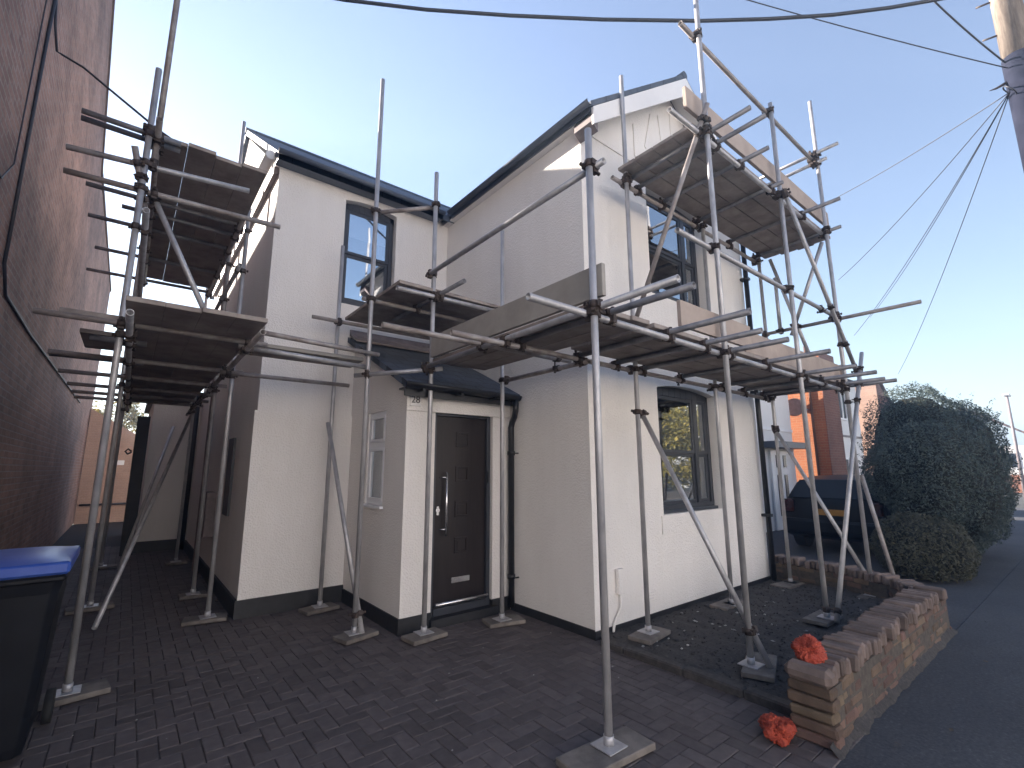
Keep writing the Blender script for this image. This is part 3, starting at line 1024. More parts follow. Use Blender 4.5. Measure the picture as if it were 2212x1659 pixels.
T('ledger', (.20, yi, 4.745), (3.75, yi, 4.72))
T('ledger', (-1.68, 1.025, 3.405), (-.38, 1.025, 3.42))
T('transom', (-1.175, .55, 3.455), (-1.175, 2.2, 3.455))
T('ledger', (-1.83, 1.555, 3.41), (-.25, 1.555, 3.41))
T('ledger', (-2.06, 2.565, 3.42), (-.2, 2.565, 3.42))
for (x, ye) in ((-.40, -1.86), (.14, -1.70), (.58, -1.72), (1.32, -1.79), (2.28, -1.73), (2.85, -1.76), (3.42, -1.70), (3.66, -1.76)):
    T('transom', (x, ye, 2.655), (x, -.19, 2.645))
for (x, ye) in ((.45, -1.66), (.66, -1.70), (1.15, -1.52), (1.9, -1.36), (2.80, -1.65), (3.60, -1.42)):
    T('transom', (x, ye, 4.825), (x, -.20, 4.80))
T('guard_rail', (3.445, -.3, 5.94), (3.445, -1.55, 5.94))
T('guard_rail', (3.445, -.3, 5.78), (3.445, -1.40, 5.80))
T('guard_rail', (3.56, -.30, 3.545), (3.56, -2.12, 3.545), M_TUBEDARK)
T('brace', (.325, -1.33, 5.02), (.325, -.33, 2.98))
T('brace', (.44, -.33, 2.14), (.44, -1.40, .06))
T('brace', (3.56, -.34, 2.12), (3.56, -1.30, .12))
T('brace', (3.555, -.50, 4.66), (3.555, -.92, 2.95))
T('brace', (3.445, -1.22, 4.62), (3.445, -.72, 3.42))
T('brace', (2.0, -1.325, 4.76), (3.96, -1.325, 2.70))
T('raker', (3.96, -1.37, 3.12), (1.97, -1.37, .10))
T('brace', (3.66, -1.27, 1.5), (3.66, -1.50, .06))
T('brace', (-1.785, 2.58, 2.14), (-1.705, 1.42, .06))
nc = FS.couplers()
# decks
FS.boards_x(-.54, 3.78, [-1.19, -.962, -.734, -.506], 2.678, 1.7)
FS.boards_y(-1.17, 1.06, [-1.235, -1.005, -.775], 2.695)
FS.boards_x(-1.64, -.20, [1.06 + .228 * k for k in range(7)], 3.482)
FS.boards_x(.28, 3.95, [-1.19, -.962, -.734, -.506], 4.852, 1.9)
# toe boards
tb = [MB().box(-1.272, -1.236, -1.30, 1.02, 2.735, 2.965), MB().box(-.19, 1.05, -1.215, -1.180, 2.75, 2.975), MB().box(1.0, 3.66, -1.178, -1.145, 2.72, 2.945)]
tb[0].build('toe_board', M_TOE2, FS.root, .003)
tb[1].build('toe_board', M_TOE, FS.root, .003)
tb[2].build('toe_board', M_TOE, FS.root, .003)
MB().box(3.66, 3.695, -1.20, -.30, 2.72, 2.945).build('toe_board', M_TOE, FS.root, .003)
MB().box(.20, 3.95, -1.192, -1.155, 5.015, 5.245).build('toe_board', M_TOE, FS.root, .003)

PS = Scaffold('tall tube scaffold in the side passage, dark boards on two lifts beside the brick wall', (-3.3, 3.0, 0))
T = PS.tube
for (x, y, z0, z1) in ((-3.78, 1.58, .055, 5.12), (-2.78, 2.98, .055, 4.78), (-2.80, 4.2, .055, 6.75),
                       (-3.78, 4.3, .055, 5.25), (-3.78, 7.2, .055, 5.3), (-2.80, 6.9, .055, 5.0)):
    T('standard', (x, y, z0), (x, y, z1), M_STEEL)
T('standard', (-3.725, 1.635, 4.25), (-3.725, 1.635, 7.2))
T('ledger', (-3.72, .85, 2.67), (-3.72, 7.5, 2.60))
T('ledger', (-2.885, .85, 2.68), (-2.845, 7.5, 2.60))
T('ledger', (-3.72, 1.3, 4.47), (-3.72, 5.9, 4.45))
T('ledger', (-2.87, 2.7, 4.47), (-2.87, 5.9, 4.45))
for (xl, y, z) in ((-4.28, 1.52, 2.745), (-4.30, 2.69, 2.665), (-4.32, 3.78, 2.66), (-4.32, 4.8, 2.66), (-4.33, 5.59, 2.66), (-4.35, 6.26, 2.66)):
    T('transom', (xl, y, z), (-2.72, y, z - .01), M_TUBEDARK)
T('transom', (-4.23, 1.66, 4.52), (-3.55, 1.66, 4.52))
T('transom', (-4.24, 1.77, 4.52), (-3.55, 1.77, 4.52))
T('transom', (-3.98, 1.91, 2.68), (-3.6, 1.91, 2.68))
T('transom', (-4.30, 2.80, 2.665), (-3.6, 2.80, 2.665))
for (xl, y, z) in ((-4.27, 2.99, 4.52), (-3.98, 3.27, 4.5), (-4.29, 3.77, 4.51), (-4.27, 4.8, 4.51), (-4.40, 5.77, 4.5)):
    T('transom', (xl, y, z), (-2.85, y, z + .005))
T('guard_rail', (-4.28, 1.635, 4.15), (-2.98, 1.635, 4.27))
T('guard_rail', (-4.27, 1.635, 3.945), (-2.68, 1.635, 3.99))
T('guard_rail', (-3.72, 1.2, 3.6), (-3.72, 6.0, 3.6))
T('guard_rail', (-2.84, 2.8, 3.95), (-2.84, 7.2, 3.9))
T('brace', (-3.70, 1.70, 3.98), (-3.12, 1.70, 2.80))
T('brace', (-3.86, 1.50, 4.27), (-3.74, 1.69, 3.83))
T('brace', (-2.86, 6.4, 2.5), (-3.70, 3.2, .06))
T('brace', (-3.0, 8.0, 2.4), (-3.55, 6.6, .06))
T('ledger', (-2.95, 1.44, 2.835), (-1.66, 1.44, 2.785), M_TUBEDARK)
T('ledger', (-2.95, 1.56, 2.70), (-1.72, 1.56, 2.66))
T('ledger', (-2.95, 2.57, 2.62), (-1.56, 2.57, 2.62), M_TUBEDARK)
PS.couplers()
PS.boards_y(.84, 7.3, [-3.755 + .2235 * k for k in range(4)], 2.755, 4.2, wd=.2252)
PS.boards_y(1.70, 5.75, [-3.72 + .2225 * k for k in range(4)], 4.545, None)
PS.boards_x(-2.90, -1.70, [1.60], 2.735, None, M_TOE2)
PS.boards_x(-2.90, -1.70, [1.83], 2.735, None)
MB().box(-4.16, -3.80, 1.66, 1.86, 2.80, 2.838).build('deck_board', M_BOARD, PS.root, .003)
MB().box(-4.05, -3.78, 1.95, 2.6, 2.72, 2.757).build('deck_board', M_BOARD, PS.root, .003)


def sole(x, y, dx, dy, ang, label, z=0.006, th=.038, mat=None):
    b = MB().cbox(-dx / 2, dx / 2, -dy / 2, dy / 2, 0, th, .005).build('sole_board', mat or M_SOLE)
    b.location = (x, y, z)
    b.rotation_euler = (0, 0, R(ang))
    tag(b, label, 'sole board', 'timber pads under the scaffold feet')


sole(-1.36, -1.28, .56, .225, -4, 'long timber pad under the nearest scaffold pole, in the driveway foreground', .012)
sole(.47, -1.30, .50, .225, 20, 'timber pad in the garden bed under a pole and brace, near the low brick wall', .03)
sole(2.06, -1.22, .45, .225, 0, 'timber pad under a pole and raker, inside the low brick wall', .07)
sole(3.5, -1.27, .40, .225, 0, 'timber pad under the farthest outer pole, inside the far corner of the low wall', .05)
sole(-.38, .92, .40, .225, -14, 'timber pad with a metal foot in front of the door by the black downpipe', .01)
sole(.37, -.34, .42, .225, 8, 'grey timber pad at the near end of the gable wall, on the bed edging', .04)
sole(1.98, -.27, .5, .2, 2, 'timber pad against the gable wall below the ground floor window', .022)
sole(3.55, -.33, .6, .225, -5, 'timber pad at the far end of the gable wall by the tall black downpipe', .022)
sole(-1.24, 1.04, .38, .225, 6, 'timber pad in front of the porch corner, left of the door', .01)
sole(-1.74, 1.47, .36, .225, 14, 'timber pad under the pole and brace just left of the porch', .01)
sole(-1.74, 2.6, .38, .225, 10, 'timber pad in the recess against the black plinth left of the porch', .01)
sole(-3.80, 1.56, .50, .225, 8, 'timber pad beside the blue lidded wheelie bin', .01)
sole(-2.80, 2.98, .40, .225, -10, 'timber pad at the left front corner of the white house', .01)
sole(-3.78, 4.3, .42, .225, 6, 'dim timber pad partway down the side passage, beside the brick wall', .01)
sole(-2.80, 4.2, .30, .225, 0, 'dim timber pad partway down the side passage, against the white side wall', .01)
sole(-3.78, 7.2, .42, .225, 0, 'dim timber pad deep in the side passage, beside the brick wall', .01)
sole(-2.80, 6.9, .30, .225, 0, 'dim timber pad deep in the side passage, against the white side wall', .01)

# ------------------------------------------------------------------ neighbouring brick building on the left
NB = thing('brick_building', 'tall red brown brick building close beside the passage at the left', 'building', (-6, 5, 0))
MB().prism([(16.6, 0), (16.7, 7.45), (8.8, 7.60), (6.4, 9.65), (3.2, 11.8), (-0.5, 9.0), (-2.0, 8.0), (-2.0, 0)], 'x', -8.5, -4.68).build('wall', M_BRICKN, NB)
MB().prism([(16.75, 7.40), (16.75, 7.48), (8.8, 7.64), (6.4, 9.70), (3.2, 11.86), (3.2, 11.74), (6.4, 9.58), (8.8, 7.54)], 'x', -8.55, -4.655).build('verge', M_CAP, NB)
cb = MB()
cb.path([(-4.665, 2.60, 7.9), (-4.665, 2.61, 6.3), (-4.665, 2.59, 5.75), (-4.665, 2.62, 4.47), (-4.665, 2.64, 3.40), (-4.665, 2.9, 3.18), (-4.665, 4.35, 3.14), (-4.665, 7.0, 3.15), (-4.665, 12.0, 3.17)], 0.014, 8)
tag(cb.build('wall_cable', M_CABLE), 'black cable clipped down and along the brick wall at the left', 'cable')
cb = MB()
cb.path([(-4.66, 2.61, 6.15), (-4.645, 2.68, 5.92), (-4.62, 2.80, 5.74), (-4.6, 2.94, 5.82), (-4.4, 2.72, 5.62), (-4.1, 2.4, 5.25), (-3.72, 1.97, 4.77), (-3.5, 1.95, 4.66)], 0.011, 8)
tag(cb.build('drop_cable', M_CABLE), 'thin slack cable from the brick wall across to the passage scaffold', 'cable')
cb = MB()
cb.path([(-4.665, 1.9, 6.6), (-4.665, 2.3, 5.9), (-4.665, 2.32, 4.2), (-4.66, 2.0, 3.9), (-4.665, 1.7, 3.95)], 0.006, 6)
tag(cb.build('loop_cable', M_CABLE), 'thin looping wire hanging on the brick wall at the left edge', 'cable')
YW = thing('boundary_wall', 'pale orange brick wall closing the far end of the side passage', 'wall', (-3.5, 16, 0))
MB().prism([(-4.66, 0), (-1.5, 0), (-1.5, 1.8), (-3.56, 2.72), (-4.66, 3.42)], 'y', 16.0, 16.25).build('brick_face', M_BRICKF, YW)
MB().box(-3.97, -3.70, 15.985, 16.0, 1.72, 1.86).build('notice_plate', M_PAINT, YW)
MB().path([(-4.6, 15.9, .55), (-3.4, 15.9, .55)], .03, 8).build('rail', M_CABLE, YW)
dk = thing('passage_post', 'dark timber gate post beside the rear extension in the passage', 'post', (-3.45, 8.6, 0))
MB().box(-3.56, -3.36, 8.5, 8.66, 0, 2.62).build('post', M_PLINTH, dk, .01)
MB().path([(-3.58, 8.56, 1.93), (-3.64, 8.56, 1.98), (-3.68, 8.56, 1.93), (-3.64, 8.56, 1.88), (-3.58, 8.56, 1.92)], .016, 8).build('ring_catch', M_CABLE, dk)


# ------------------------------------------------------------------ wheelie bin
def wheelie_bin():
    b = thing('wheelie_bin', 'black wheelie bin with a shiny blue lid in the lower left corner', 'bin', (-4.11, .95, 0))
    cx, cy = -4.11, .95
    mb = MB()
    lv = [(.045, .205, .25), (.10, .215, .265), (.9, .26, .325), (.97, .275, .34), (1.02, .275, .34)]
    vs = []
    for z, hx, hy in lv:
        c = .035
        for sx, sy in ((-1, -1), (1, -1), (1, 1), (-1, 1)):
            if sx * sy > 0:
                vs += [(cx + sx * hx, cy + sy * (hy - c), z), (cx + sx * (hx - c), cy + sy * hy, z)]
            else:
                vs += [(cx + sx * (hx - c), cy + sy * hy, z), (cx + sx * hx, cy + sy * (hy - c), z)]
    n = 8
    fs = [tuple(range(n))] + [tuple(range((len(lv) - 1) * n, len(lv) * n))]
    for k in range(len(lv) - 1):
        fs += [(k * n + i, k * n + (i + 1) % n, (k + 1) * n + (i + 1) % n, (k + 1) * n + i) for i in range(n)]
    mb.add(vs, fs)
    mb.build('body', M_BIN, b, .008)
    MB().cbox(cx - .285, cx + .285, cy - .35, cy + .35, .965, 1.0, .01).build('rim', M_BIN, b)
    ld = MB()
    nx = 14
    vs = []
    for j in range(nx + 1):
        for i in range(nx + 1):
            u, v = 2 * i / nx - 1, 2 * j / nx - 1
            dome = .035 * (1 - abs(u) ** 3.5) * (1 - abs(v) ** 3.5)
            vs.append((cx + u * .292, cy + v * .362, 1.075 + dome - .0))
    fs = [(j * (nx + 1) + i, j * (nx + 1) + i + 1, (j + 1) * (nx + 1) + i + 1, (j + 1) * (nx + 1) + i) for j in range(nx) for i in range(nx)]
    ld.add(vs, fs, True)
    ld.cbox(cx - .298, cx + .298, cy - .368, cy + .368, 1.005, 1.077, .014)
    ld.build('lid', M_BLUE, b)
    hd_ = MB()
    hd_.path([(cx - .22, cy + .40, 1.03), (cx + .22, cy + .40, 1.03)], .016, 10)
    for s_ in (-.22, .22):
        hd_.box(cx + s_ - .02, cx + s_ + .02, cy + .33, cy + .41, 1.01, 1.05)
    hd_.build('handle', M_BIN, b)
    for s_ in (-1, 1):
        MB().tube((cx + s_ * .24, cy + .28, .10), (cx + s_ * .285, cy + .28, .10), .10, 20).build('wheel', M_RUBBER, b)


wheelie_bin()


# ------------------------------------------------------------------ low brick garden wall
def garden_wall():
    w = thing('garden_wall', 'crumbling low brick wall around the front garden bed beside the tarmac', 'wall', (1.3, -1.95, 0))
    rg = random.Random(11)
    br = MB()
    core = MB()
    cap = MB()
    x0, x1, ya, yb = -.32, 2.88, -2.06, -1.84

    CH = .0655

    def brick_run(p0, p1, wid, courses, capit=True, zt=0.0):
        p0, p1 = Vector((*p0, 0)), Vector((*p1, 0))
        d = (p1 - p0)
        L = d.length
        d.normalize()
        nrm = Vector((-d.y, d.x, 0))
        core.obox((p0 + p1) / 2 + Vector((0, 0, courses * CH / 2 - .01)), d * (L / 2 - .006), nrm * (wid / 2 - .006), (0, 0, courses * CH / 2 - .004))
        for c in range(courses):
            s_ = -.11 if c % 2 else 0
            while s_ < L - .02:
                a, b = max(s_, 0), min(s_ + rg.choice((.205, .21, .10)), L)
                if b - a > .03:
                    for sd in (-1, 1):
                        ce = p0 + d * ((a + b) / 2) + nrm * sd * (wid / 4 + rg.uniform(-.012, .008)) + Vector((0, 0, c * CH + CH * .46))
                        bm = MB().cbox(-(b - a) / 2, (b - a) / 2, -wid / 4 + .003, wid / 4 - .003, -CH / 2 + .005, CH / 2 - .005, .009, .006, rg)
                        rot = Matrix((d, nrm, Vector((0, 0, 1)))).transposed()
                        br.add([rot @ Vector(v) + ce for v in bm.v], bm.f)
                s_ = b + .010 if b - a > .03 else s_ + .1
        if capit:
            s_ = 0.0
            z = courses * CH
            while s_ < L - .03:
                th = .066
                if rg.random() < .93:
                    ce = p0 + d * (s_ + th / 2) + Vector((0, 0, z + .045 + rg.uniform(-.016, .012))) + nrm * rg.uniform(-.024, .02)
                    bm = MB().cbox(-th / 2 + .002, th / 2 - .002, -wid / 2 - .008, wid / 2 + .008, -.05, .05, .013, .004, rg)
                    tilt = Matrix.Rotation(rg.uniform(-.10, .10), 3, 'Y') @ Matrix.Rotation(rg.uniform(-.09, .09), 3, 'Z')
                    rot = Matrix((d, nrm, Vector((0, 0, 1)))).transposed() @ tilt
                    cap.add([rot @ Vector(v) + ce for v in bm.v], bm.f)
                s_ += .075
    brick_run((-.20, -1.95), (x1, -1.95), .22, 5)
    # pier at the near end with a flat slab top
    for c in range(5):
        bm = MB().cbox(-.315 + rg.uniform(-.006, .006), -.205, -2.075 + rg.uniform(-.008, .008), -1.83 + rg.uniform(-.01, .01), c * CH + .003, c * CH + CH - .006, .012, .005, rg)
        br.add(bm.v, bm.f)
    brick_run((2.9, -1.90), (3.42, -1.55), .2, 4)
    brick_run((3.44, -1.5), (3.72, -.95), .2, 4)
    brick_run((3.74, -.93), (3.86, -.08), .2, 4)
    core.build('mortar_core', M_MORTAR, w)
    br.build('brick_courses', M_WBRICK, w)
    cap.build('coping_bricks', M_CAP, w)
    pc = MB()
    pc.cbox(-.335, -.215, -2.085, -1.82, .328, .425, .03, .006, rg)
    pc.build('pier_cap', M_CAP, w)
    # mortar haunching at the foot
    hm = MB()
    n = 160
    vs = []
    for i in range(n + 1):
        x = -.36 + 3.3 * i / n
        k = .045 + .022 * noise.noise(Vector((x * 5, 0, 0))) + .012 * noise.noise(Vector((x * 17, 0, 4)))
        vs += [(x, -2.05, .05 + .03 * noise.noise(Vector((x * 6, 5, 0)))), (x, -2.05 - k, -.002)]
    hm.add(vs, [(2 * i, 2 * i + 2, 2 * i + 3, 2 * i + 1) for i in range(n)], True)
    hm.build('haunching', M_SOIL, w)


garden_wall()


def sack(name, c, r, label, seed, squash=.8):
    mb = MB()
    nu, nv = 110, 64
    vs = []
    for j in range(nv + 1):
        th_ = math.pi * j / nv
        for i in range(nu):
            ph = 2 * math.pi * i / nu
            d = Vector((math.sin(th_) * math.cos(ph), math.sin(th_) * math.sin(ph), math.cos(th_)))
            w_ = Vector((noise.noise(d * 2.3 + Vector((seed, 1, 0))), noise.noise(d * 2.3 + Vector((2, seed, 0))), noise.noise(d * 2.3 + Vector((0, 3, seed))))) * .7
            k = 1 + .34 * noise.noise(d * 1.15 + Vector((seed * 2, 0, seed))) - .30 * abs(noise.noise((d + w_) * 3.1 + Vector((seed, seed, 0)))) - .16 * abs(noise.noise((d + w_) * 7.5)) + .22 * noise.noise(d * 1.7 + Vector((seed, 0, 0))) + .16 * abs(noise.noise(d * 4.2 + Vector((0, seed, 0)))) + .06 * noise.noise(d * 11)
            p = Vector((d.x * r * 1.1, d.y * r * .95, d.z * r * squash)) * k
            p.z = max(p.z, -r * squash * .75)
            vs.append(Vector(c) + p + Vector((0, 0, r * squash * .75)))
    fs = []
    for j in range(nv):
        for i in range(nu):
            fs.append((j * nu + i, j * nu + (i + 1) % nu, (j + 1) * nu + (i + 1) % nu, (j + 1) * nu + i))
    mb.add(vs, fs, True)
    # gathered neck
    n0 = Vector(c) + Vector((r * .7, r * .25, r * squash * .9))
    mb.path([n0 - Vector((r * .3, .0, 0)), n0 + Vector((r * .25, .01, .0)), n0 + Vector((r * .5, .02, -r * .22))], [r * .25, r * .10, r * .2], 9)
    tag(mb.build(name, M_ORANGE), label, 'sack', 'orange sacks by the garden wall')


sack('orange_sack', (-.13, -1.90, .405), .09, 'crumpled orange plastic sack sitting on top of the low brick wall', 3.1)
sack('orange_sack', (-.42, -1.80, .008), .095, 'crumpled orange plastic sack on the paving at the foot of the brick wall', 8.7, .72)

# ------------------------------------------------------------------ telegraph pole and overhead cables
TP = thing('telegraph_pole', 'weathered wooden telegraph pole with a black sleeve at the right edge', 'pole', (4.47, -3.25, 0))
px, py = 4.47, -3.245
MB().path([(px, py, -.05), (px, py, 4.3)], [.155, .148], 20).build('shaft', M_WOODPOLE, TP)
MB().path([(px, py, 4.3), (px, py, 6.62)], [.152, .149], 20).build('sleeve', M_SLEEVE, TP)
MB().path([(px, py, 6.62), (px, py, 9.2)], [.142, .13], 20).build('shaft', M_WOODPOLE, TP)
hk = MB()
hk.path([(px - .05, py + .12, 6.32), (px - .12, py + .22, 6.26), (px - .2, py + .28, 6.22)], [.02, .014, .004], 8)
hk.build('wire_bracket', M_RUST, TP)
for k in range(3):
    MB().path([(px - .05, py + .13, 7.0 + k * .5), (px - .06, py + .26, 7.02 + k * .5)], .012, 8).build('step_iron', M_RUST, TP)


def cable(pts, r, label, name='overhead_cable', sag=0.0, n=14):
    P = [Vector(p) for p in pts]
    if len(P) == 2:
        P = [P[0].lerp(P[1], i / n) - Vector((0, 0, sag * 4 * (i / n) * (1 - i / n))) for i in range(n + 1)]
    tag(MB().path(P, r, 7).build(name, M_CABLE), label, 'cable')


cable([(-6.4, 4.9, 8.0), (-4.2, 3.2, 7.42), (-2.84, 2.13, 7.2), (-2.2, 1.66, 7.07), (-1.44, 1.07, 6.95), (-.66, .46, 6.88), (.2, -.22, 6.83), (1.1, -.94, 6.81), (1.74, -1.46, 6.83), (2.33, -1.94, 6.88), (2.84, -2.37, 6.96), (3.23, -2.71, 7.04), (3.79, -3.19, 7.18), (5.5, -4.6, 7.7)], .021, 'thick black twisted cable sagging across the top of the sky')
cable([(3.23, -2.71, 7.04), (px - .1, py + .11, 6.56)], .010, 'short thin cable from the thick overhead cable down to the pole', sag=.03)
cable([(-.6, 1.1, 9.1), (px - .12, py + .10, 6.46)], .007, 'thin wire running up from the pole over the gable peak', sag=.12)
hub = (px - .15, py + .12, 6.12)
lps = ['topmost drop wire from the pole towards the scaffolded house', 'second drop wire of the fan below the pole collar', 'middle drop wire of the fan below the pole collar', 'fourth drop wire of the fan, close beside the middle wire', 'steepest drop wire, rightmost of the fan below the pole collar']
for lb, e, sg in zip(lps, ((6.5, -.55, 6.7), (9.0, .14, 5.95), (12.0, .75, 5.26), (13.0, .56, 5.95), (17.0, .91, 4.8)), (.05, .1, .15, .15, .2)):
    cable([hub, e], .006, lb, 'drop_wire', sg)
rl = MB()
rl.path([Vector(hub) + Vector((math.cos(a) * .09, math.sin(a) * .05, math.sin(a) * .07 + .02)) for a in [i * .55 for i in range(12)]], .008, 6)
rl.build('cable_loop', M_CABLE, TP)


# ------------------------------------------------------------------ houses along the street
def window_on(parent, axis, a0, a1, z0, z1, p, out=-1, frame=M_UPVC, name='window'):
    """simple framed window on a wall face; axis 'y' means wall plane y=p, span in x"""
    t = .06
    w = MB()

    def bx(m_, a, b, c, d, q0, q1):
        lo, hi = min(q0, q1), max(q0, q1)
        if axis == 'y':
            m_.box(a, b, lo, hi, c, d)
        else:
            m_.box(lo, hi, a, b, c, d)
    for (a, b, c, d) in ((a0, a0 + t, z0, z1), (a1 - t, a1, z0, z1), (a0 + t, a1 - t, z0, z0 + t), (a0 + t, a1 - t, z1 - t, z1), ((a0 + a1) / 2 - .03, (a0 + a1) / 2 + .03, z0 + t, z1 - t)):
        bx(w, a, b, c, d, p + out * .04, p - out * .02)
    fr = w.build(name, frame, parent)
    g = MB()
    bx(g, a0 + .02, a1 - .02, z0 + .02, z1 - .02, p + out * .008, p + out * .003)
    g.build('pane', M_CARGLASS, fr)
    return fr


WH = thing('house', 'pale rendered house with a white panelled door beyond the black downpipe', 'house', (9.0, 3, 0))
mbw = MB()
mbw.box(4.5, 8.7, 2.34, 8.6, 0, 4.35)  # unseen left end, lengthened to block sun from the drive
mbw.box(8.7, 11.2, 2.34, 4.1, 0, 4.35)
mbw.build('wall', M_PAINT, WH)
MB().prism([(2.1, 4.35), (3.2, 4.75), (4.3, 4.35), (4.3, 4.25), (3.2, 4.65), (2.1, 4.25)], 'x', 4.4, 11.25).build('roof', M_TILE, WH)
MB().box(6.9, 11.19, 2.31, 2.34, 2.58, 2.66).build('string_course', M_UPVC, WH)
MB().box(9.2, 11.15, 1.95, 2.338, 2.10, 2.27).build('porch_canopy', M_GUTTER, WH, .01)
wd = MB()
wd.box(9.55, 10.75, 2.28, 2.338, 0, 2.05)
dd = wd.build('door', M_UPVC, WH, .01)
for x in (9.83, 10.27):
    MB().box(x, x + .16, 2.262, 2.28, 1.60, 1.92).build('door_pane', M_CARGLASS, dd)
    MB().box(x, x + .16, 2.262, 2.28, .35, 1.4).build('door_pane', M_CARGLASS, dd)
window_on(WH, 'y', 7.6, 8.9, .9, 2.0, 2.34)
window_on(WH, 'y', 7.6, 8.9, 2.9, 4.0, 2.34)

OW = thing('brick_wing', 'sunlit orange brick wing of the next house, behind the car', 'house', (12.6, 3, 0))
MB().box(12.0, 13.24, 1.70, 7.6, 0, 5.0).build('side_wall', M_BRICKO, OW)
MB().box(11.995, 13.245, 1.685, 1.70, 0, 5.0).build('front_wall', M_BRICKR, OW)  # shaded front of the same wing, shade put into a darker brick
MB().box(11.97, 12.0, 1.69, 2.62, 0, 1.08).build('plinth', M_LEAD, OW)
dpm = MB()
dpm.path([(11.96, 2.02, 5.2), (11.96, 2.02, .1)], .035, 8)
dpm.build('downpipe', M_TILE, OW)

SD = thing('satellite_dish', 'grey satellite dish on the sunlit orange brick wall', 'satellite dish', (11.7, 2.35, 3.37))
ds = MB()
nu, nv = 20, 5
vs = [(11.72, 2.38, 3.36)]
for j in range(1, nv + 1):
    for i in range(nu):
        a = 2 * math.pi * i / nu
        rr = .27 * j / nv
        vs.append((11.72 - .35 * rr * rr, 2.38 + rr * math.cos(a), 3.36 + rr * math.sin(a)))
fs = [(0, 1 + i, 1 + (i + 1) % nu) for i in range(nu)]
for j in range(nv - 1):
    fs += [(1 + j * nu + i, 1 + (j + 1) * nu + i, 1 + (j + 1) * nu + (i + 1) % nu, 1 + j * nu + (i + 1) % nu) for i in range(nu)]
ds.add(vs, fs, True)
d_o = ds.build('dish', M_LEAD, SD)
sm_ = d_o.modifiers.new('thick', 'SOLIDIFY')
sm_.thickness = .012
MB().path([(11.72, 2.38, 3.34), (11.8, 2.2, 3.3), (11.995, 2.1, 3.28)], .02, 8).build('arm', M_LEAD, SD)

GH = thing('house', 'grey rendered house front standing between the two brick buildings', 'house', (15, 3, 0))
MB().box(13.26, 16.0, 1.95, 3.4, 0, 4.5).build('wall', M_PAINT, GH)
MB().prism([(1.8, 4.5), (2.7, 5.0), (3.6, 4.5), (3.6, 4.4), (2.7, 4.9), (1.8, 4.4)], 'x', 13.24, 16.05).build('roof', M_TILE, GH)
window_on(GH, 'y', 13.9, 14.7, 3.1, 4.2, 1.95)
window_on(GH, 'y', 13.7, 14.9, .8, 1.9, 1.95)
MB().box(13.26, 16.0, 1.93, 1.95, 2.55, 2.62).build('string_course', M_LEAD, GH)

RH = thing('house', 'gabled red brick house farthest along the terrace, left side in sun', 'house', (19, 2, 0))
MB().prism([(18.0, 0), (18.0, 4.72), (18.35, 4.72), (19.9, 3.7), (19.9, 0)], 'y', 1.80, 6.5).build('wall', M_BRICKR, RH)
MB().box(17.97, 18.0, 1.82, 6.4, 0, 4.7).build('side_wall', M_BRICKF, RH)  # sunlit side of the same house, sun put into a paler brick
MB().prism([(17.9, 4.72), (17.9, 4.80), (18.4, 4.80), (20.0, 3.74), (20.0, 3.66), (18.38, 4.72)], 'y', 1.72, 6.6).build('roof', M_TILE, RH)
window_on(RH, 'y', 18.3, 19.0, 2.4, 3.4, 1.8)

FH = thing('house', 'distant pale house with a brown roof at the right end of the street', 'house', (42, 0, 0))
MB().box(40, 52, -1.2, 6, 0, 2.9).build('wall', M_PAINT, FH)
MB().prism([(-1.6, 2.8), (2.4, 5.6), (6.4, 2.8), (6.4, 2.7), (2.4, 5.4), (-1.6, 2.7)], 'x', 39.6, 52.4).build('roof', M_TILE, FH)
MB().box(39.98, 40.0, -1.1, 5.9, 0, 1.1).build('brick_base', M_BRICKO, FH)
window_on(FH, 'x', .2, 1.8, 1.5, 2.5, 40.0)
window_on(FH, 'x', -1.0, -.2, 1.5, 2.5, 40.0)
LP = thing('lamp_post', 'thin grey street lamp post far down the street at the right edge', 'lamp post', (30, -.55, 0))
MB().path([(30, -.55, 0), (30, -.55, 5.05)], [.08, .05], 10).build('column', M_LEAD, LP)
MB().cbox(29.7, 30.5, -.68, -.42, 5.05, 5.15, .03).build('lantern', M_PIPE_W, LP)


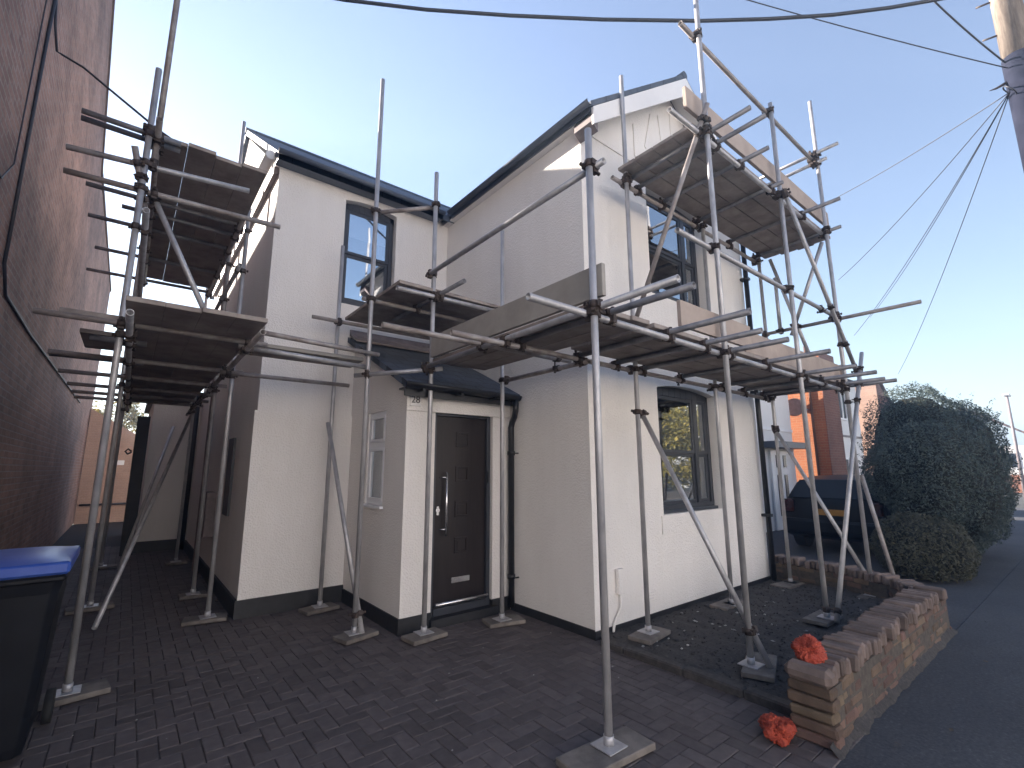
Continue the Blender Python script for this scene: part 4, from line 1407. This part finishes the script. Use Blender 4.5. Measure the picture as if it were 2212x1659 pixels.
# ------------------------------------------------------------------ dark car next door
def car():
    c = thing('parked_car', 'dark hatchback with a yellow rear plate on the drive next door', 'car', (8.7, .15, 0))
    x0, yc, hw = 6.75, .15, .86
    L = 4.1
    side = [(0, .32), (-.02, .55), (.02, .86), (.10, .98), (.42, 1.36), (.9, 1.44), (1.9, 1.44), (2.75, .99), (3.85, .88), (4.08, .6), (4.05, .3), (3.6, .22), (.4, .22)]
    bm = bmesh.new()
    rings = []
    nn = 9
    for k in range(nn):
        t = -1 + 2 * k / (nn - 1)
        ring = []
        for (x, z) in side:
            w = hw * (1 - .22 * max(0, (z - .9) / .55))
            rnd_ = 1 - .10 * t * t * (1 if z < .9 else .8)
            zz = .22 + (z - .22) * (1 - .05 * abs(t) ** 4)
            xx = L / 2 + (x - L / 2) * (1 - .05 * abs(t) ** 3)
            ring.append(bm.verts.new((x0 + xx, yc + t * w, zz)))
        rings.append(ring)
    m_ = len(side)
    for k in range(nn - 1):
        for i in range(m_):
            bm.faces.new((rings[k][i], rings[k][(i + 1) % m_], rings[k + 1][(i + 1) % m_], rings[k + 1][i]))
    bm.faces.new(rings[0])
    bm.faces.new(list(reversed(rings[-1])))
    bmesh.ops.recalc_face_normals(bm, faces=bm.faces[:])
    me = bpy.data.meshes.new('body')
    bm.to_mesh(me)
    bm.free()
    me.materials.append(M_CARP)
    for p in me.polygons:
        p.use_smooth = True
    b = bpy.data.objects.new('body', me)
    COL.objects.link(b)
    adopt(b, c)
    bv = b.modifiers.new('b', 'BEVEL'); bv.width = .02; bv.segments = 2; bv.limit_method = 'ANGLE'
    g = MB()
    g.add([(x0 + .135, yc - .70, 1.0), (x0 + .135, yc + .70, 1.0), (x0 + .40, yc + .60, 1.335), (x0 + .40, yc - .60, 1.335)], [(0, 1, 2, 3)])
    gl = g.build('rear_window', M_CARGLASS, c)
    sd_ = gl.modifiers.new('s', 'SOLIDIFY'); sd_.thickness = .03; sd_.offset = 1
    for s_ in (-1, 1):
        MB().cbox(x0 - .005, x0 + .14, yc + s_ * .72 - .10, yc + s_ * .72 + .10, .72, .98, .03).build('tail_lamp', M_REDL, c)
    MB().cbox(x0 - .06, x0 + .2, yc - .84, yc + .84, .36, .62, .05).build('bumper', M_CARP, c)
    pl_ = MB().cbox(x0 - .035, x0 - .018, yc - .26, yc + .26, .71, .82, .004).build('number_plate', M_YELLOW, c)
    for s_ in (-1, 1):
        for xx in (.75, 3.25):
            wv = MB().tube((x0 + xx, yc + s_ * .66, .31), (x0 + xx, yc + s_ * .86, .31), .31, 26).build('wheel', M_RUBBER, c, .02)
            MB().tube((x0 + xx, yc + s_ * .855, .31), (x0 + xx, yc + s_ * .87, .31), .2, 20).build('rim', M_RIM, wv)
    for s_ in (-1, 1):
        MB().cbox(x0 + 2.55, x0 + 2.68, yc + s_ * .95 - .07, yc + s_ * .95 + .07, .98, 1.1, .03).build('mirror', M_CARP, c)


car()


# ------------------------------------------------------------------ foliage
def leaves(mb, pts, size, rg, up=0.3):
    for p, nrm in pts:
        d = (nrm + Vector((rg.uniform(-1, 1), rg.uniform(-1, 1), rg.uniform(-1, 1) + up)) * .9).normalized()
        u = d.orthogonal().normalized()
        u = (Matrix.Rotation(rg.uniform(0, 6.28), 3, d) @ u)
        v = d.cross(u)
        s_ = size * rg.uniform(.6, 1.4)
        a, b = u * s_, v * s_ * .5
        mb.add([p - a, p + b * .9 - d * s_ * .1, p + a, p - b * .9 - d * s_ * .1], [(0, 1, 2, 3)])


def shrub(name, label, cat, c, rad, n, size, mat, seed, flat=0.0, lump=.2, sprigs=0):
    rg = random.Random(seed)
    t = thing(name, label, cat, (c[0], c[1], 0))
    C_, R_ = Vector(c), Vector(rad)

    def shape(d):
        k = 1 + lump * noise.noise(d * 1.6 + Vector((seed, 0, 0))) + lump * .6 * noise.noise(d * 3.7 + Vector((0, seed, 0))) + .05 * noise.noise(d * 9)
        e = 2.15
        q = (abs(d.x) ** e + abs(d.y) ** e + abs(d.z) ** e) ** (1 / e)
        p = Vector((d.x * R_.x, d.y * R_.y, d.z * R_.z)) * (k / q)
        return p
    pts = []
    while len(pts) < n:
        d = Vector((rg.gauss(0, 1), rg.gauss(0, 1), rg.gauss(0, 1))).normalized()
        p = C_ + shape(d) * (1 - abs(rg.gauss(0, .07)) + rg.uniform(0, .025))
        if p.z < .02:
            continue
        pts.append((p, d))
    mb = MB()
    leaves(mb, pts, size, rg)
    for k in range(sprigs):
        d = Vector((rg.gauss(0, 1), rg.gauss(0, 1), abs(rg.gauss(.4, .6)))).normalized()
        p0 = C_ + shape(d)
        L_ = rg.uniform(.06, .22)
        q = (d + Vector((0, 0, .8))).normalized()
        sp_ = [(p0 + q * L_ * i / 9 + Vector((rg.uniform(-.03, .03), rg.uniform(-.03, .03), 0)), q) for i in range(10) for _ in range(2)]
        leaves(mb, sp_, size * .9, rg)
    mb.build('foliage', mat, t)
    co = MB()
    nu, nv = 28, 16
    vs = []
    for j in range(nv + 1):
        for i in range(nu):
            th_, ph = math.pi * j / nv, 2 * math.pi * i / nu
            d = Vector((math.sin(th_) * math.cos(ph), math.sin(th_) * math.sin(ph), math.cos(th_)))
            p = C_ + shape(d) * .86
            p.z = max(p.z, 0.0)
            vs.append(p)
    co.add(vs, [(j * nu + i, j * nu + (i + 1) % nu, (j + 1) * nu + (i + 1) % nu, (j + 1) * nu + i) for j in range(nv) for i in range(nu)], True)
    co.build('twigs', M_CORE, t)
    return t


shrub('hedge', 'large dark rounded evergreen hedge between the drive and the pavement', 'hedge', (8.3, -1.22, 1.50), (2.1, 1.0, 1.48), 60000, .021, M_LEAF, 4, sprigs=90)
shrub('bush', 'low brownish clipped bush in front of the large hedge', 'bush', (5.95, -1.30, .36), (.72, .60, .54), 9000, .024, M_LEAFB, 9, lump=.12)


def tree(label, x, y, h, r, n, seed, size=.11, mat=M_LEAFY, group=None, low=.32):
    rg = random.Random(seed)
    t = thing('tree', label, 'tree', (x, y, 0), group)
    tr = MB()
    tr.path([(x, y, 0), (x + .1, y, h * .3), (x - .05, y + .1, h * .6), (x, y, h * .85)], [h * .03, h * .024, h * .016, h * .006], 10)
    cl = []
    for k in range(26):
        a, zz = rg.uniform(0, 6.28), rg.uniform(low, .97)
        rr = r * rg.uniform(.25, 1.0) * max(.35, math.sin(math.pi * min(1, max(.02, zz - low + .12) / (1.14 - low)))) ** .6
        p = Vector((x + math.cos(a) * rr, y + math.sin(a) * rr, h * zz))
        cl.append((p, r * rg.uniform(.28, .5)))
        tr.path([(x, y, h * zz * .7), tuple(Vector((x, y, h * zz * .8)).lerp(p, .5)), tuple(p)], [h * .010, h * .006, h * .003], 6)
    tr.build('trunk', M_BARK, t)
    mb = MB()
    for p, s_ in cl:
        for k in range(n // 26):
            d = Vector((rg.gauss(0, 1), rg.gauss(0, 1), rg.gauss(0, 1))).normalized()
            leaves(mb, [(p + Vector((d.x, d.y, d.z * .75)) * s_ * rg.random() ** .45, d)], size, rg)
    mb.build('crown', mat, t)
    return t


tree('sunlit yellow leaved tree beyond the wall at the end of the passage', -4.1, 20.5, 4.3, 1.3, 5000, 31, .06)
GT = 'trees across the street reflected in the window'
for k, (x, y, h, r) in enumerate(((17.5, -14.0, 5.6, 3.0), (22.5, -14.5, 6.2, 3.4), (27.5, -15, 5.8, 3.2), (12.5, -14.5, 5.4, 2.8))):
    tree('yellow green tree across the street, seen only as a reflection in the lower window', x, y, h, r, 10000, 50 + k, .12, group=GT, low=.08)
for lb, x0, x1 in (('unseen pale terrace added across the street to bounce sun onto the scaffolded house', -34, 9), ('unseen pale terrace added across the street to bounce sun, beyond the yellow trees', 32, 62)):
    t_ = thing('terrace', lb, 'terrace', ((x0 + x1) / 2, -18, 0))  # out of view, added to throw sunlight back onto the house fronts
    MB().box(x0, x1, -24, -15.5, 0, 7.0).build('wall', M_WHITE, t_)
    MB().prism([(-15.2, 6.9), (-19.7, 9.6), (-24.3, 6.9), (-24.3, 7.05), (-19.7, 9.8), (-15.2, 7.05)], 'x', x0 - .2, x1 + .2).build('roof', M_TILE, t_)
    x = x0 + 1.5
    while x < x1 - 2:
        for z in (.9, 3.7):
            window_on(t_, 'y', x, x + 1.3, z, z + 1.4, -15.5, 1)
        x += 4.3
struct(MB().box(-60, 120, -15.5, -11.0, -0.05, 0.01).build('far_pavement', M_EDGE))

# ------------------------------------------------------------------ thin haze added in place of milky lens glare
hz = MB().box(-82, 262, -72, 82, -1.06, 13.0).build('haze', M_PAINT)
hmat = bpy.data.materials.new('thin_haze')
hmat.use_nodes = True
hmat.node_tree.nodes.remove(hmat.node_tree.nodes['Principled BSDF'])
pv = hmat.node_tree.nodes.new('ShaderNodeVolumePrincipled')
pv.inputs['Density'].default_value = 0.0075
pv.inputs['Color'].default_value = (0.60, 0.77, 1.0, 1)
pv.inputs['Anisotropy'].default_value = 0.3
hmat.node_tree.links.new(pv.outputs[0], hmat.node_tree.nodes['Material Output'].inputs['Volume'])
hz.data.materials.clear()
hz.data.materials.append(hmat)
tag(hz, 'thin pale haze added over the whole street in place of lens glare', 'haze', kind='stuff')
print('couplers', nc, 'objects', len(bpy.data.objects))
